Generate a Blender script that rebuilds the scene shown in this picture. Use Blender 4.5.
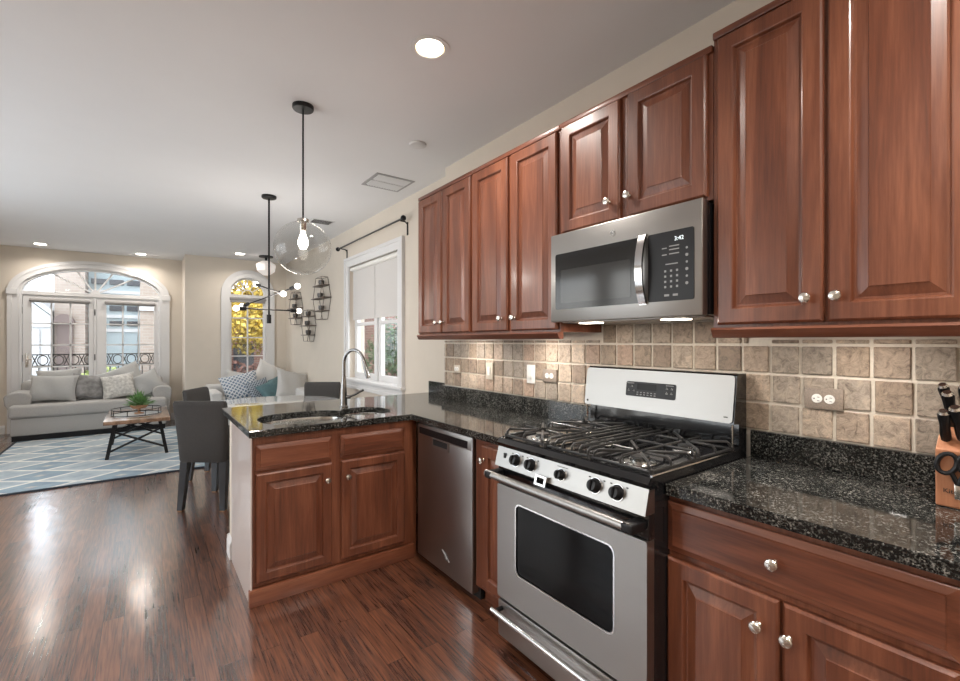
import bpy, bmesh, math, random
from mathutils import Vector, Matrix, Euler
random.seed(7)
R = math.radians
C = bpy.context.scene.collection
SC = bpy.context.scene
for o in list(bpy.data.objects): bpy.data.objects.remove(o)

# ------------------------------------------------------------------ camera
F_PX = 455.0
YAW = 36.36
cam_d = bpy.data.cameras.new('camera')
cam = bpy.data.objects.new('camera', cam_d)
C.objects.link(cam)
cam.location = (0, 0, 1.376)
cam.rotation_euler = (R(90), 0, R(-YAW))
cam_d.sensor_width = 36
cam_d.lens = F_PX / 960 * 36
cam_d.shift_y = 1.0 / 960
cam_d.clip_start = 0.05
cam_d.clip_end = 200
SC.camera = cam

# ------------------------------------------------------------------ world, sun, exposure
SKY_STRENGTH = 4.2
SC.view_settings.view_transform = 'Standard'
SC.view_settings.look = 'None'
SC.view_settings.gamma = 1
SC.view_settings.use_curve_mapping = False
SC.view_settings.exposure = 0.5
w = bpy.data.worlds.new('world'); SC.world = w
w.use_nodes = True
nt = w.node_tree; nt.nodes.clear()
out = nt.nodes.new('ShaderNodeOutputWorld')
bg = nt.nodes.new('ShaderNodeBackground')
tc = nt.nodes.new('ShaderNodeTexCoord')
nz = nt.nodes.new('ShaderNodeTexNoise'); nz.inputs['Scale'].default_value = 3.0; nz.inputs['Detail'].default_value = 5
rp = nt.nodes.new('ShaderNodeValToRGB')
rp.color_ramp.elements[0].position = 0.42; rp.color_ramp.elements[0].color = (0.80, 0.89, 1.0, 1)
rp.color_ramp.elements[1].position = 0.58; rp.color_ramp.elements[1].color = (1.0, 0.985, 0.96, 1)
nt.links.new(tc.outputs['Generated'], nz.inputs['Vector'])
nt.links.new(nz.outputs['Fac'], rp.inputs['Fac'])
nt.links.new(rp.outputs['Color'], bg.inputs['Color'])
bg.inputs['Strength'].default_value = SKY_STRENGTH
nt.links.new(bg.outputs[0], out.inputs[0])

def portal(name, loc, rot, sx, sy):
    d = bpy.data.lights.new(name, 'AREA'); d.shape = 'RECTANGLE'; d.size = sx; d.size_y = sy
    d.cycles.is_portal = True
    o = bpy.data.objects.new(name, d); C.objects.link(o); o.location = loc; o.rotation_euler = rot
portal('sky_portal', (-0.655, 9.92, 1.3), (R(-90), 0, 0), 1.9, 2.6)
portal('sky_portal', (1.47, 9.15, 1.65), (R(-90), 0, 0), .7, 1.9)
portal('sky_portal', (2.33, 4.93, 1.6), (0, R(90), 0), 1.5, 1.5)
portal('sky_portal', (-2.74, 4.6, 1.5), (0, R(-90), 0), 2.0, 4.0)

CAN_W = 13.5       # watts of one recessed downlight
UNDER_W = 1.1
BULB_W = 5.0
WARM = (1.0, 0.925, 0.855)

# ------------------------------------------------------------------ materials
MATS = {}
def new_mat(name):
    m = bpy.data.materials.new(name); m.use_nodes = True
    nt = m.node_tree; b = nt.nodes['Principled BSDF']
    MATS[name] = m
    return m, nt, b
def N(nt, typ, **kw):
    n = nt.nodes.new(typ)
    for k, v in kw.items():
        if k in n.inputs: n.inputs[k].default_value = v
        else: setattr(n, k, v)
    return n
def ramp(nt, fac, stops):
    r = nt.nodes.new('ShaderNodeValToRGB'); e = r.color_ramp.elements
    while len(e) < len(stops): e.new(0.5)
    for k, (p, c) in enumerate(stops):
        e[k].position = p; e[k].color = (c[0], c[1], c[2], 1) if not isinstance(c, float) else (c, c, c, 1)
    nt.links.new(fac, r.inputs['Fac']); return r
def mapping(nt, scale=(1, 1, 1), rot=(0, 0, 0), coord='Object'):
    t = nt.nodes.new('ShaderNodeTexCoord'); mp = nt.nodes.new('ShaderNodeMapping')
    mp.inputs['Scale'].default_value = scale; mp.inputs['Rotation'].default_value = rot
    nt.links.new(t.outputs[coord], mp.inputs['Vector']); return mp
def bump(nt, b, h, strength, dist=0.01):
    bp = nt.nodes.new('ShaderNodeBump'); bp.inputs['Strength'].default_value = strength; bp.inputs['Distance'].default_value = dist
    nt.links.new(h, bp.inputs['Height']); nt.links.new(bp.outputs[0], b.inputs['Normal']); return bp

def simple(name, col, rough=.5, metal=0., noise=0.0, nscale=40., bmp=0.0, coat=0., spec=.5, emit=None, estr=0.):
    m, nt, b = new_mat(name)
    b.inputs['Base Color'].default_value = (*col, 1); b.inputs['Roughness'].default_value = rough
    b.inputs['Metallic'].default_value = metal; b.inputs['Coat Weight'].default_value = coat
    b.inputs['Specular IOR Level'].default_value = spec
    if noise or bmp:
        mp = mapping(nt); n = N(nt, 'ShaderNodeTexNoise', Scale=nscale, Detail=4.0)
        nt.links.new(mp.outputs[0], n.inputs['Vector'])
        if noise:
            r = ramp(nt, n.outputs['Fac'], [(.3, tuple(c * (1 - noise) for c in col)), (.7, tuple(min(1, c * (1 + noise)) for c in col))])
            nt.links.new(r.outputs[0], b.inputs['Base Color'])
        if bmp: bump(nt, b, n.outputs['Fac'], bmp, .004)
    if emit:
        b.inputs['Emission Color'].default_value = (*emit, 1); b.inputs['Emission Strength'].default_value = estr
    return m

def wood(name, dark, mid, light, axis='z', rough=.38, coat=.25, scale=1.0):
    m, nt, b = new_mat(name)
    t = nt.nodes.new('ShaderNodeTexCoord')
    oi = nt.nodes.new('ShaderNodeObjectInfo')
    va = nt.nodes.new('ShaderNodeVectorMath'); va.operation = 'ADD'
    cm = nt.nodes.new('ShaderNodeCombineXYZ')
    mul = nt.nodes.new('ShaderNodeMath'); mul.operation = 'MULTIPLY'; mul.inputs[1].default_value = 17.3
    nt.links.new(oi.outputs['Random'], mul.inputs[0])
    for k in 'XYZ': nt.links.new(mul.outputs[0], cm.inputs[k])
    nt.links.new(t.outputs['Object'], va.inputs[0]); nt.links.new(cm.outputs[0], va.inputs[1])
    long_, cross = .9 * scale, 9.0 * scale
    sc = {'z': (cross, cross, long_), 'y': (cross, long_, cross), 'x': (long_, cross, cross)}[axis]
    mp = nt.nodes.new('ShaderNodeMapping'); mp.inputs['Scale'].default_value = sc
    nt.links.new(va.outputs[0], mp.inputs['Vector'])
    n1 = N(nt, 'ShaderNodeTexNoise', Scale=1.0, Detail=4.0, Roughness=.55, Distortion=.9)
    nt.links.new(mp.outputs[0], n1.inputs['Vector'])
    mp2 = nt.nodes.new('ShaderNodeMapping'); mp2.inputs['Scale'].default_value = tuple(s * (3.0 if s > 2 else 1.6) for s in sc)
    nt.links.new(va.outputs[0], mp2.inputs['Vector'])
    n2 = N(nt, 'ShaderNodeTexNoise', Scale=4.0, Detail=6.0, Roughness=.65)
    nt.links.new(mp2.outputs[0], n2.inputs['Vector'])
    mx = nt.nodes.new('ShaderNodeMix'); mx.data_type = 'FLOAT'; mx.inputs[0].default_value = .35
    nt.links.new(n1.outputs['Fac'], mx.inputs[2]); nt.links.new(n2.outputs['Fac'], mx.inputs[3])
    r = ramp(nt, mx.outputs[0], [(.34, dark), (.5, mid), (.66, light)])
    nt.links.new(r.outputs[0], b.inputs['Base Color'])
    b.inputs['Roughness'].default_value = rough; b.inputs['Coat Weight'].default_value = coat; b.inputs['Coat Roughness'].default_value = .18
    bump(nt, b, n2.outputs['Fac'], .06, .002)
    return m

wood('cherry', (.085, .024, .011), (.155, .048, .022), (.255, .092, .046), 'z')
wood('cherry_y', (.085, .024, .011), (.170, .053, .025), (.250, .090, .046), 'y')
wood('cherry_x', (.085, .024, .011), (.170, .053, .025), (.250, .090, .046), 'x')
wood('block_wood', (.33, .13, .06), (.42, .18, .09), (.52, .25, .13), 'z', .5, .1)
wood('table_wood', (.12, .06, .032), (.22, .12, .068), (.34, .20, .12), 'y', .35, 1.0, 1.5)
simple('cabinet_inside', (.10, .03, .018), .6)

# stained oak strip floor, boards running away from the camera along y
m, nt, b = new_mat('oak_floor')
t = nt.nodes.new('ShaderNodeTexCoord'); sep = nt.nodes.new('ShaderNodeSeparateXYZ'); cmb = nt.nodes.new('ShaderNodeCombineXYZ')
nt.links.new(t.outputs['Object'], sep.inputs[0])
nt.links.new(sep.outputs['Y'], cmb.inputs['X']); nt.links.new(sep.outputs['X'], cmb.inputs['Y'])
br = N(nt, 'ShaderNodeTexBrick', Scale=1.0)
br.inputs['Color1'].default_value = (0, 0, 0, 1); br.inputs['Color2'].default_value = (1, 1, 1, 1); br.inputs['Mortar'].default_value = (.5, .5, .5, 1)
br.inputs['Brick Width'].default_value = 1.1; br.inputs['Row Height'].default_value = .083; br.inputs['Mortar Size'].default_value = .0012
br.inputs['Mortar Smooth'].default_value = .2
br.offset = .37; br.offset_frequency = 2
nt.links.new(cmb.outputs[0], br.inputs['Vector'])
rnd = N(nt, 'ShaderNodeMath', operation='MULTIPLY'); rnd.inputs[1].default_value = 23.0
nt.links.new(br.outputs['Color'], rnd.inputs[0])
cr = nt.nodes.new('ShaderNodeCombineXYZ')
for k in 'XYZ': nt.links.new(rnd.outputs[0], cr.inputs[k])
va = nt.nodes.new('ShaderNodeVectorMath'); va.operation = 'ADD'
nt.links.new(t.outputs['Object'], va.inputs[0]); nt.links.new(cr.outputs[0], va.inputs[1])
mp = nt.nodes.new('ShaderNodeMapping'); mp.inputs['Scale'].default_value = (11, .9, 1)
nt.links.new(va.outputs[0], mp.inputs['Vector'])
n1 = N(nt, 'ShaderNodeTexNoise', Scale=1.0, Detail=2.0, Distortion=.5); nt.links.new(mp.outputs[0], n1.inputs['Vector'])
sn = N(nt, 'ShaderNodeMath', operation='MULTIPLY'); sn.inputs[1].default_value = 42.0
nt.links.new(n1.outputs['Fac'], sn.inputs[0])
ss = N(nt, 'ShaderNodeMath', operation='SINE'); nt.links.new(sn.outputs[0], ss.inputs[0])
mp2 = nt.nodes.new('ShaderNodeMapping'); mp2.inputs['Scale'].default_value = (140, 6, 1)
nt.links.new(va.outputs[0], mp2.inputs['Vector'])
n2 = N(nt, 'ShaderNodeTexNoise', Scale=1.0, Detail=3.0); nt.links.new(mp2.outputs[0], n2.inputs['Vector'])
a1 = N(nt, 'ShaderNodeMath', operation='MULTIPLY_ADD'); a1.inputs[1].default_value = .055; nt.links.new(ss.outputs[0], a1.inputs[0]); nt.links.new(n2.outputs['Fac'], a1.inputs[2])
a2 = N(nt, 'ShaderNodeMath', operation='MULTIPLY_ADD'); a2.inputs[1].default_value = .24; nt.links.new(br.outputs['Color'], a2.inputs[0]); nt.links.new(a1.outputs[0], a2.inputs[2])
rr = ramp(nt, a2.outputs[0], [(.38, (.016, .006, .004)), (.54, (.070, .023, .012)), (.70, (.135, .047, .022)), (.90, (.21, .078, .036))])
mm = nt.nodes.new('ShaderNodeMix'); mm.data_type = 'RGBA'
nt.links.new(br.outputs['Fac'], mm.inputs[0]); nt.links.new(rr.outputs[0], mm.inputs[6]); mm.inputs[7].default_value = (.012, .006, .004, 1)
nt.links.new(mm.outputs[2], b.inputs['Base Color'])
b.inputs['Roughness'].default_value = .4; b.inputs['IOR'].default_value = 1.5
b.inputs['Coat Weight'].default_value = 1.0; b.inputs['Coat Roughness'].default_value = .175; b.inputs['Coat IOR'].default_value = 2.65
nb = N(nt, 'ShaderNodeTexNoise', Scale=7.0, Detail=2.0); nt.links.new(t.outputs['Object'], nb.inputs['Vector'])
bp = nt.nodes.new('ShaderNodeBump'); bp.inputs['Strength'].default_value = .10; bp.inputs['Distance'].default_value = .02
nt.links.new(nb.outputs['Fac'], bp.inputs['Height'])
nt.links.new(bp.outputs[0], b.inputs['Normal']); nt.links.new(bp.outputs[0], b.inputs['Coat Normal'])

# black granite with grey flecks
m, nt, b = new_mat('granite')
mp = mapping(nt)
v1 = N(nt, 'ShaderNodeTexVoronoi', Scale=260.0); nt.links.new(mp.outputs[0], v1.inputs['Vector'])
n1 = N(nt, 'ShaderNodeTexNoise', Scale=115.0, Detail=5.0, Roughness=.75); nt.links.new(mp.outputs[0], n1.inputs['Vector'])
n2 = N(nt, 'ShaderNodeTexNoise', Scale=9.0, Detail=2.0); nt.links.new(mp.outputs[0], n2.inputs['Vector'])
ad = N(nt, 'ShaderNodeMath', operation='MULTIPLY_ADD'); ad.inputs[1].default_value = .25
nt.links.new(n2.outputs['Fac'], ad.inputs[0]); nt.links.new(n1.outputs['Fac'], ad.inputs[2])
sv = N(nt, 'ShaderNodeSeparateColor'); nt.links.new(v1.outputs['Color'], sv.inputs[0])
ad2 = N(nt, 'ShaderNodeMath', operation='MULTIPLY_ADD'); ad2.inputs[1].default_value = .22
nt.links.new(sv.outputs[0], ad2.inputs[0]); nt.links.new(ad.outputs[0], ad2.inputs[2])
rr = ramp(nt, ad2.outputs[0], [(.66, (.005, .0055, .0055)), (.76, (.014, .015, .014)), (.85, (.09, .09, .083)), (.97, (.26, .25, .23))])
nt.links.new(rr.outputs[0], b.inputs['Base Color'])
b.inputs['Roughness'].default_value = .07; b.inputs['IOR'].default_value = 1.48

def brushed(name, col, rough, axis):
    m, nt, b = new_mat(name)
    sc = {'y': (300, 2, 300), 'z': (300, 300, 2), 'x': (2, 300, 300)}[axis]
    mp = mapping(nt, sc); n = N(nt, 'ShaderNodeTexNoise', Scale=1.0, Detail=3.0); nt.links.new(mp.outputs[0], n.inputs['Vector'])
    b.inputs['Base Color'].default_value = (*col, 1); b.inputs['Metallic'].default_value = 1.0
    r = ramp(nt, n.outputs['Fac'], [(.3, rough * .94), (.7, rough * 1.06)]); nt.links.new(r.outputs[0], b.inputs['Roughness'])
    bump(nt, b, n.outputs['Fac'], .012, .0004)
brushed('stainless', (.345, .335, .32), .36, 'y')
brushed('stainless_dark', (.34, .325, .315), .34, 'z')
simple('chrome', (.62, .61, .60), .12, 1.0)
simple('steel_bowl', (.60, .60, .58), .2, 1.0)
simple('nickel', (.66, .63, .58), .24, 1.0)
simple('faucet_metal', (.30, .30, .30), .18, 1.0)
simple('black_enamel', (.008, .008, .009), .12, coat=.3)
simple('black_plastic', (.008, .008, .009), .35, spec=.3)
simple('oven_glass', (.004, .004, .0045), .08, spec=.12)
simple('micro_glass', (.035, .036, .036), .10)
simple('micro_mesh', (.010, .010, .010), .12)
simple('cast_iron', (.05, .05, .05), .30, .6)
simple('dark_metal', (.015, .015, .016), .4, .6)
simple('bronze', (.17, .14, .12), .5, .5)
simple('rod_metal', (.10, .095, .09), .35, .9)
simple('wall_paint', (.66, .595, .51), .75, noise=.015, nscale=6, bmp=.02)
simple('ceiling_paint', (.73, .735, .745), .85, noise=.01, nscale=3)
simple('white_trim', (.70, .695, .69), .4)
simple('panel_sheen', (.56, .48, .45), .3, coat=.4)  # grazing window sheen on the island's cherry end, put into the colour
simple('cream_trim', (.72, .68, .58), .5)
simple('white_plastic', (.78, .77, .73), .35)
simple('stone_plate', (.25, .20, .16), .5, noise=.2, nscale=200)
simple('plate_beige', (.52, .46, .38), .5)
simple('shade_cloth', (.60, .58, .56), .9, noise=.04, nscale=150)
simple('shade_roll', (.30, .29, .28), .7)
simple('sofa_cloth', (.40, .39, .375), .95, noise=.10, nscale=160, bmp=.15)
simple('sofa_cloth_light', (.60, .59, .57), .95, noise=.08, nscale=160, bmp=.15)
simple('chair_cloth', (.046, .043, .041), .92, noise=.25, nscale=260, bmp=.2)
simple('chair_leg', (.008, .009, .012), .35, coat=.3)
simple('leg_tip', (.25, .13, .06), .5)
simple('pillow_grey', (.42, .42, .41), .95, noise=.06, nscale=100, bmp=.1)
simple('pillow_dark', (.24, .235, .23), .85, noise=.35, nscale=14)
simple('pillow_white', (.72, .71, .69), .95, noise=.03, nscale=60)
simple('pillow_print', (.54, .53, .50), .95, noise=.30, nscale=26)
simple('pillow_pale', (.55, .54, .52), .95, noise=.04, nscale=60)
simple('pillow_teal', (.10, .185, .20), .8, noise=.12, nscale=40)
simple('grout', (.64, .58, .49), .9, noise=.06, nscale=80)
simple('glass_table', (.66, .68, .68), .10, coat=.5)
simple('leaf', (.15, .30, .10), .6, noise=.4, nscale=30)
simple('clay', (.32, .16, .08), .7, noise=.15, nscale=60)
simple('tree_trunk', (.09, .06, .04), .9)
simple('candle_wax', (.75, .70, .62), .5)
simple('vent_white', (.62, .62, .62), .6)
simple('vent_grey', (.33, .33, .33), .6)
simple('vent_dark', (.09, .09, .09), .6)
simple('slot_black', (.006, .006, .006), .6)
simple('gold_baffle', (.75, .52, .24), .35, .3)
simple('lamp_glow', (.9, .9, .9), .5, emit=(1, .93, .80), estr=14.0)
simple('puck_glow', (.9, .9, .9), .5, emit=(1, .90, .74), estr=10.0)
simple('bulb_glow', (.9, .9, .9), .3, emit=(1, .92, .80), estr=4.0)
simple('digit_glow', (.8, .9, .9), .3, emit=(.85, .95, 1.0), estr=.7)
simple('print_white', (.30, .30, .30), .5)
simple('frosted_glass', (.78, .72, .70), .35, emit=(1, .93, .85), estr=.25)
# buildings across the street
simple('facade_white', (.50, .52, .54), .8, noise=.03, nscale=2)
simple('facade_beige', (.56, .49, .43), .85, noise=.08, nscale=30)
simple('facade_blue', (.31, .38, .41), .5, noise=.05, nscale=1.5)
simple('window_dark', (.035, .04, .05), .25)
simple('door_brown', (.12, .09, .085), .6)
simple('garage_grey', (.42, .44, .46), .7)
simple('street_grey', (.30, .30, .30), .9)
simple('hedge_green', (.22, .26, .09), .9, noise=.5, nscale=20)
simple('autumn_leaf', (.62, .47, .09), .7, noise=.25, nscale=5)
simple('autumn_leaf_shaded', (.36, .28, .05), .8, noise=.3, nscale=5)  # darker copy of the leaf colour, crown shade painted in
simple('shrub_leaf', (.06, .11, .04), .8, noise=.5, nscale=8)
simple('red_leaf', (.13, .06, .045), .8, noise=.4, nscale=8)

# brick of neighbouring walls
def brick_mat(name, c1, c2, mort, axis):
    m, nt, b = new_mat(name)
    t = nt.nodes.new('ShaderNodeTexCoord'); sp = nt.nodes.new('ShaderNodeSeparateXYZ'); cb = nt.nodes.new('ShaderNodeCombineXYZ')
    nt.links.new(t.outputs['Object'], sp.inputs[0]); nt.links.new(sp.outputs[axis], cb.inputs['X']); nt.links.new(sp.outputs['Z'], cb.inputs['Y'])
    br = N(nt, 'ShaderNodeTexBrick', Scale=1.0); br.inputs['Brick Width'].default_value = .215; br.inputs['Row Height'].default_value = .075
    br.inputs['Mortar Size'].default_value = .008
    br.inputs['Color1'].default_value = (*c1, 1); br.inputs['Color2'].default_value = (*c2, 1); br.inputs['Mortar'].default_value = (*mort, 1)
    nt.links.new(cb.outputs[0], br.inputs['Vector']); nt.links.new(br.outputs['Color'], b.inputs['Base Color']); b.inputs['Roughness'].default_value = .9
brick_mat('brick_red', (.17, .065, .05), (.27, .13, .10), (.30, .27, .24), 'Y')
brick_mat('brick_red_x', (.20, .085, .07), (.32, .17, .14), (.34, .30, .27), 'X')
brick_mat('brick_beige', (.27, .22, .19), (.32, .27, .24), (.34, .31, .28), 'X')

# thin window / globe glass: mostly see-through with Fresnel reflection
def thin_glass(name, tint, ior=1.5, boost=1.0):
    m = bpy.data.materials.new(name); m.use_nodes = True; nt = m.node_tree; nt.nodes.clear()
    o = nt.nodes.new('ShaderNodeOutputMaterial'); mx = nt.nodes.new('ShaderNodeMixShader')
    tr = nt.nodes.new('ShaderNodeBsdfTransparent'); tr.inputs[0].default_value = (*tint, 1)
    gl = nt.nodes.new('ShaderNodeBsdfGlossy'); gl.inputs['Roughness'].default_value = .02
    lw = nt.nodes.new('ShaderNodeLayerWeight'); lw.inputs['Blend'].default_value = .5
    pw = N(nt, 'ShaderNodeMath', operation='POWER'); pw.inputs[1].default_value = 4.0; nt.links.new(lw.outputs['Facing'], pw.inputs[0])
    mu = N(nt, 'ShaderNodeMath', operation='MULTIPLY_ADD'); mu.inputs[1].default_value = .75 * boost; mu.inputs[2].default_value = .05 * boost; mu.use_clamp = True
    nt.links.new(pw.outputs[0], mu.inputs[0]); nt.links.new(mu.outputs[0], mx.inputs[0])
    nt.links.new(tr.outputs[0], mx.inputs[1]); nt.links.new(gl.outputs[0], mx.inputs[2]); nt.links.new(mx.outputs[0], o.inputs[0])
    MATS[name] = m
thin_glass('window_glass', (.97, .98, .98))
thin_glass('globe_glass', (.93, .93, .92), 1.5, 1.0)

# tumbled travertine: colour per tile is a mesh attribute
m, nt, b = new_mat('travertine')
at = nt.nodes.new('ShaderNodeAttribute'); at.attribute_name = 'tile_colour'
mp = mapping(nt, (1, 1, 1)); n1 = N(nt, 'ShaderNodeTexNoise', Scale=34.0, Detail=8.0, Roughness=.78, Distortion=1.0); nt.links.new(mp.outputs[0], n1.inputs['Vector'])
r = ramp(nt, n1.outputs['Fac'], [(.33, (.40, .37, .35)), (.5, (.98, .97, .95)), (.68, (1.45, 1.38, 1.3))])
mu = nt.nodes.new('ShaderNodeMix'); mu.data_type = 'RGBA'; mu.blend_type = 'MULTIPLY'; mu.inputs[0].default_value = 1
nt.links.new(at.outputs['Color'], mu.inputs[6]); nt.links.new(r.outputs[0], mu.inputs[7])
nt.links.new(mu.outputs[2], b.inputs['Base Color']); b.inputs['Roughness'].default_value = .55
bump(nt, b, n1.outputs['Fac'], .9, .008)

# woven rug: blue and ivory diamonds
m, nt, b = new_mat('rug_weave')
t = nt.nodes.new('ShaderNodeTexCoord'); sp = nt.nodes.new('ShaderNodeSeparateXYZ'); nt.links.new(t.outputs['Object'], sp.inputs[0])
def tri(src, per, ph=0.0):
    a = N(nt, 'ShaderNodeMath', operation='MULTIPLY_ADD'); a.inputs[1].default_value = 1 / per; a.inputs[2].default_value = ph + 50; nt.links.new(src, a.inputs[0])
    f = N(nt, 'ShaderNodeMath', operation='PINGPONG'); f.inputs[1].default_value = .5; nt.links.new(a.outputs[0], f.inputs[0]); return f
tx = tri(sp.outputs['X'], .66); ty = tri(sp.outputs['Y'], .46)
su = N(nt, 'ShaderNodeMath', operation='ADD'); nt.links.new(tx.outputs[0], su.inputs[0]); nt.links.new(ty.outputs[0], su.inputs[1])
nn = N(nt, 'ShaderNodeTexNoise', Scale=5.0, Detail=6.0, Roughness=.7); nt.links.new(t.outputs['Object'], nn.inputs['Vector'])
r1 = ramp(nt, su.outputs[0], [(.06, (.42, .41, .39)), (.10, (.24, .30, .35)), (.42, (.20, .27, .33)), (.46, (.58, .57, .54)), (.53, (.58, .57, .54)), (.57, (.33, .38, .42)), (.92, (.30, .35, .39))])
r2 = ramp(nt, nn.outputs['Fac'], [(.35, (1.0, 1.02, 1.05)), (.65, (1.4, 1.38, 1.32))])
mu = nt.nodes.new('ShaderNodeMix'); mu.data_type = 'RGBA'; mu.blend_type = 'MULTIPLY'; mu.inputs[0].default_value = 1
nt.links.new(r1.outputs[0], mu.inputs[6]); nt.links.new(r2.outputs[0], mu.inputs[7]); nt.links.new(mu.outputs[2], b.inputs['Base Color']); b.inputs['Roughness'].default_value = .95
simple('rug_edge', (.03, .04, .055), .9)

def lattice(name, c1, c2, sc):
    m, nt, b = new_mat(name)
    mp = mapping(nt, (sc, sc, sc), (0, 0, R(45))); ck = N(nt, 'ShaderNodeTexBrick', Scale=1.0)
    ck.offset = 0; ck.inputs['Brick Width'].default_value = .5; ck.inputs['Row Height'].default_value = .5; ck.inputs['Mortar Size'].default_value = .09
    ck.inputs['Color1'].default_value = (*c1, 1); ck.inputs['Color2'].default_value = tuple(c * .7 for c in c1) + (1,); ck.inputs['Mortar'].default_value = (*c2, 1)
    nt.links.new(mp.outputs[0], ck.inputs['Vector']); nt.links.new(ck.outputs['Color'], b.inputs['Base Color']); b.inputs['Roughness'].default_value = .9
lattice('pillow_lattice', (.16, .23, .32), (.66, .68, .70), 11)
lattice('pillow_navy', (.02, .04, .07), (.42, .46, .50), 16)

# ------------------------------------------------------------------ mesh helpers
class MB:
    def __init__(s): s.bm = bmesh.new(); s.mats = []; s.cur = 0
    def mat(s, name):
        if name not in s.mats: s.mats.append(name)
        s.cur = s.mats.index(name); return s
    def _setm(s, faces):
        for f in faces: f.material_index = s.cur
    def box(s, a, b_, bev=0.0, seg=2):
        lo = [min(a[i], b_[i]) for i in range(3)]; hi = [max(a[i], b_[i]) for i in range(3)]
        r = bmesh.ops.create_cube(s.bm, size=1.0); vs = r['verts']
        for v in vs: v.co = Vector([lo[i] + (v.co[i] + .5) * (hi[i] - lo[i]) for i in range(3)])
        fs = set(f for v in vs for f in v.link_faces); s._setm(fs)
        if bev > 0:
            bev = min(bev, .49 * min(hi[i] - lo[i] for i in range(3)))
            es = set(e for v in vs for e in v.link_edges)
            r = bmesh.ops.bevel(s.bm, geom=list(es), offset=bev, segments=seg, profile=.5, affect='EDGES')
            s._setm(r['faces'])
        return s
    def loft(s, rings, cap0=True, cap1=True, closed=True):
        vv = [[s.bm.verts.new(p) for p in r] for r in rings]; fs = []
        n = len(vv[0])
        for k in range(len(vv) - 1):
            for i in range(n if closed else n - 1):
                j = (i + 1) % n
                try: fs.append(s.bm.faces.new((vv[k][i], vv[k][j], vv[k + 1][j], vv[k + 1][i])))
                except ValueError: pass
        if cap0: fs.append(s.bm.faces.new(list(reversed(vv[0]))))
        if cap1: fs.append(s.bm.faces.new(vv[-1]))
        s._setm(fs); return s
    def tube(s, pts, r, n=10, caps=True):
        pts = [Vector(p) for p in pts]; rs = r if isinstance(r, (list, tuple)) else [r] * len(pts)
        rings = []; ref = None
        for i, p in enumerate(pts):
            d = (pts[min(i + 1, len(pts) - 1)] - pts[max(i - 1, 0)]).normalized()
            if ref is None:
                ref = Vector((0, 0, 1)) if abs(d.z) < .9 else Vector((1, 0, 0))
                u = d.cross(ref).normalized()
            else: u = (u - d * u.dot(d)).normalized()
            v = d.cross(u)
            rings.append([p + (u * math.cos(2 * math.pi * k / n) + v * math.sin(2 * math.pi * k / n)) * rs[i] for k in range(n)])
        return s.loft(rings, caps, caps)
    def lathe(s, c, prof, axis=(0, 0, 1), n=24, cap0=True, cap1=True):
        d = Vector(axis).normalized(); ref = Vector((0, 0, 1)) if abs(d.z) < .9 else Vector((1, 0, 0))
        u = d.cross(ref).normalized(); v = d.cross(u); c = Vector(c)
        return s.loft([[c + d * h + (u * math.cos(2 * math.pi * k / n) + v * math.sin(2 * math.pi * k / n)) * max(r, 1e-4) for k in range(n)] for r, h in prof], cap0, cap1)
    def prism(s, poly, vec):
        """poly: 3D points of one face, extruded by vec"""
        v = Vector(vec); return s.loft([[Vector(p) for p in poly], [Vector(p) + v for p in poly]])
    def ring(s, inner, outer, vec, close=False):
        """band between two point rows of equal length, extruded"""
        v = Vector(vec); n = len(inner); quads = []
        for i in range(n if close else n - 1):
            j = (i + 1) % n
            a, b_, c, d = Vector(inner[i]), Vector(inner[j]), Vector(outer[j]), Vector(outer[i])
            quads.append((a, b_, c, d))
        A = [s.bm.verts.new(Vector(p)) for p in inner]; B = [s.bm.verts.new(Vector(p)) for p in outer]
        A2 = [s.bm.verts.new(Vector(p) + v) for p in inner]; B2 = [s.bm.verts.new(Vector(p) + v) for p in outer]
        fs = []
        for i in range(n if close else n - 1):
            j = (i + 1) % n
            for q in ((A[i], A[j], B[j], B[i]), (A2[i], B2[i], B2[j], A2[j]), (A[i], A2[i], A2[j], A[j]), (B[i], B[j], B2[j], B2[i])):
                fs.append(s.bm.faces.new(q))
        if not close:
            fs.append(s.bm.faces.new((A[0], B[0], B2[0], A2[0]))); fs.append(s.bm.faces.new((A[-1], A2[-1], B2[-1], B[-1])))
        s._setm(fs); return s
    def plate(s, loops, vec):
        """flat region with holes: loops[0] outer, others holes; extruded by vec"""
        es = []
        for lp in loops:
            vs = [s.bm.verts.new(Vector(p)) for p in lp]
            es += [s.bm.edges.new((vs[i], vs[(i + 1) % len(vs)])) for i in range(len(vs))]
        r = bmesh.ops.triangle_fill(s.bm, use_beauty=True, use_dissolve=False, edges=es)
        fs = [g for g in r['geom'] if isinstance(g, bmesh.types.BMFace)]
        s._setm(fs)
        r = bmesh.ops.extrude_face_region(s.bm, geom=fs, use_keep_orig=True)
        nv = [g for g in r['geom'] if isinstance(g, bmesh.types.BMVert)]
        for v in nv: v.co += Vector(vec)
        s._setm([f for v in nv for f in v.link_faces])
        return s
    def sphere(s, c, r, sc=(1, 1, 1), n=16):
        g = bmesh.ops.create_uvsphere(s.bm, u_segments=n, v_segments=n // 2 + 2, radius=r)
        for v in g['verts']: v.co = Vector((v.co.x * sc[0], v.co.y * sc[1], v.co.z * sc[2])) + Vector(c)
        s._setm(set(f for v in g['verts'] for f in v.link_faces)); return s
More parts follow.
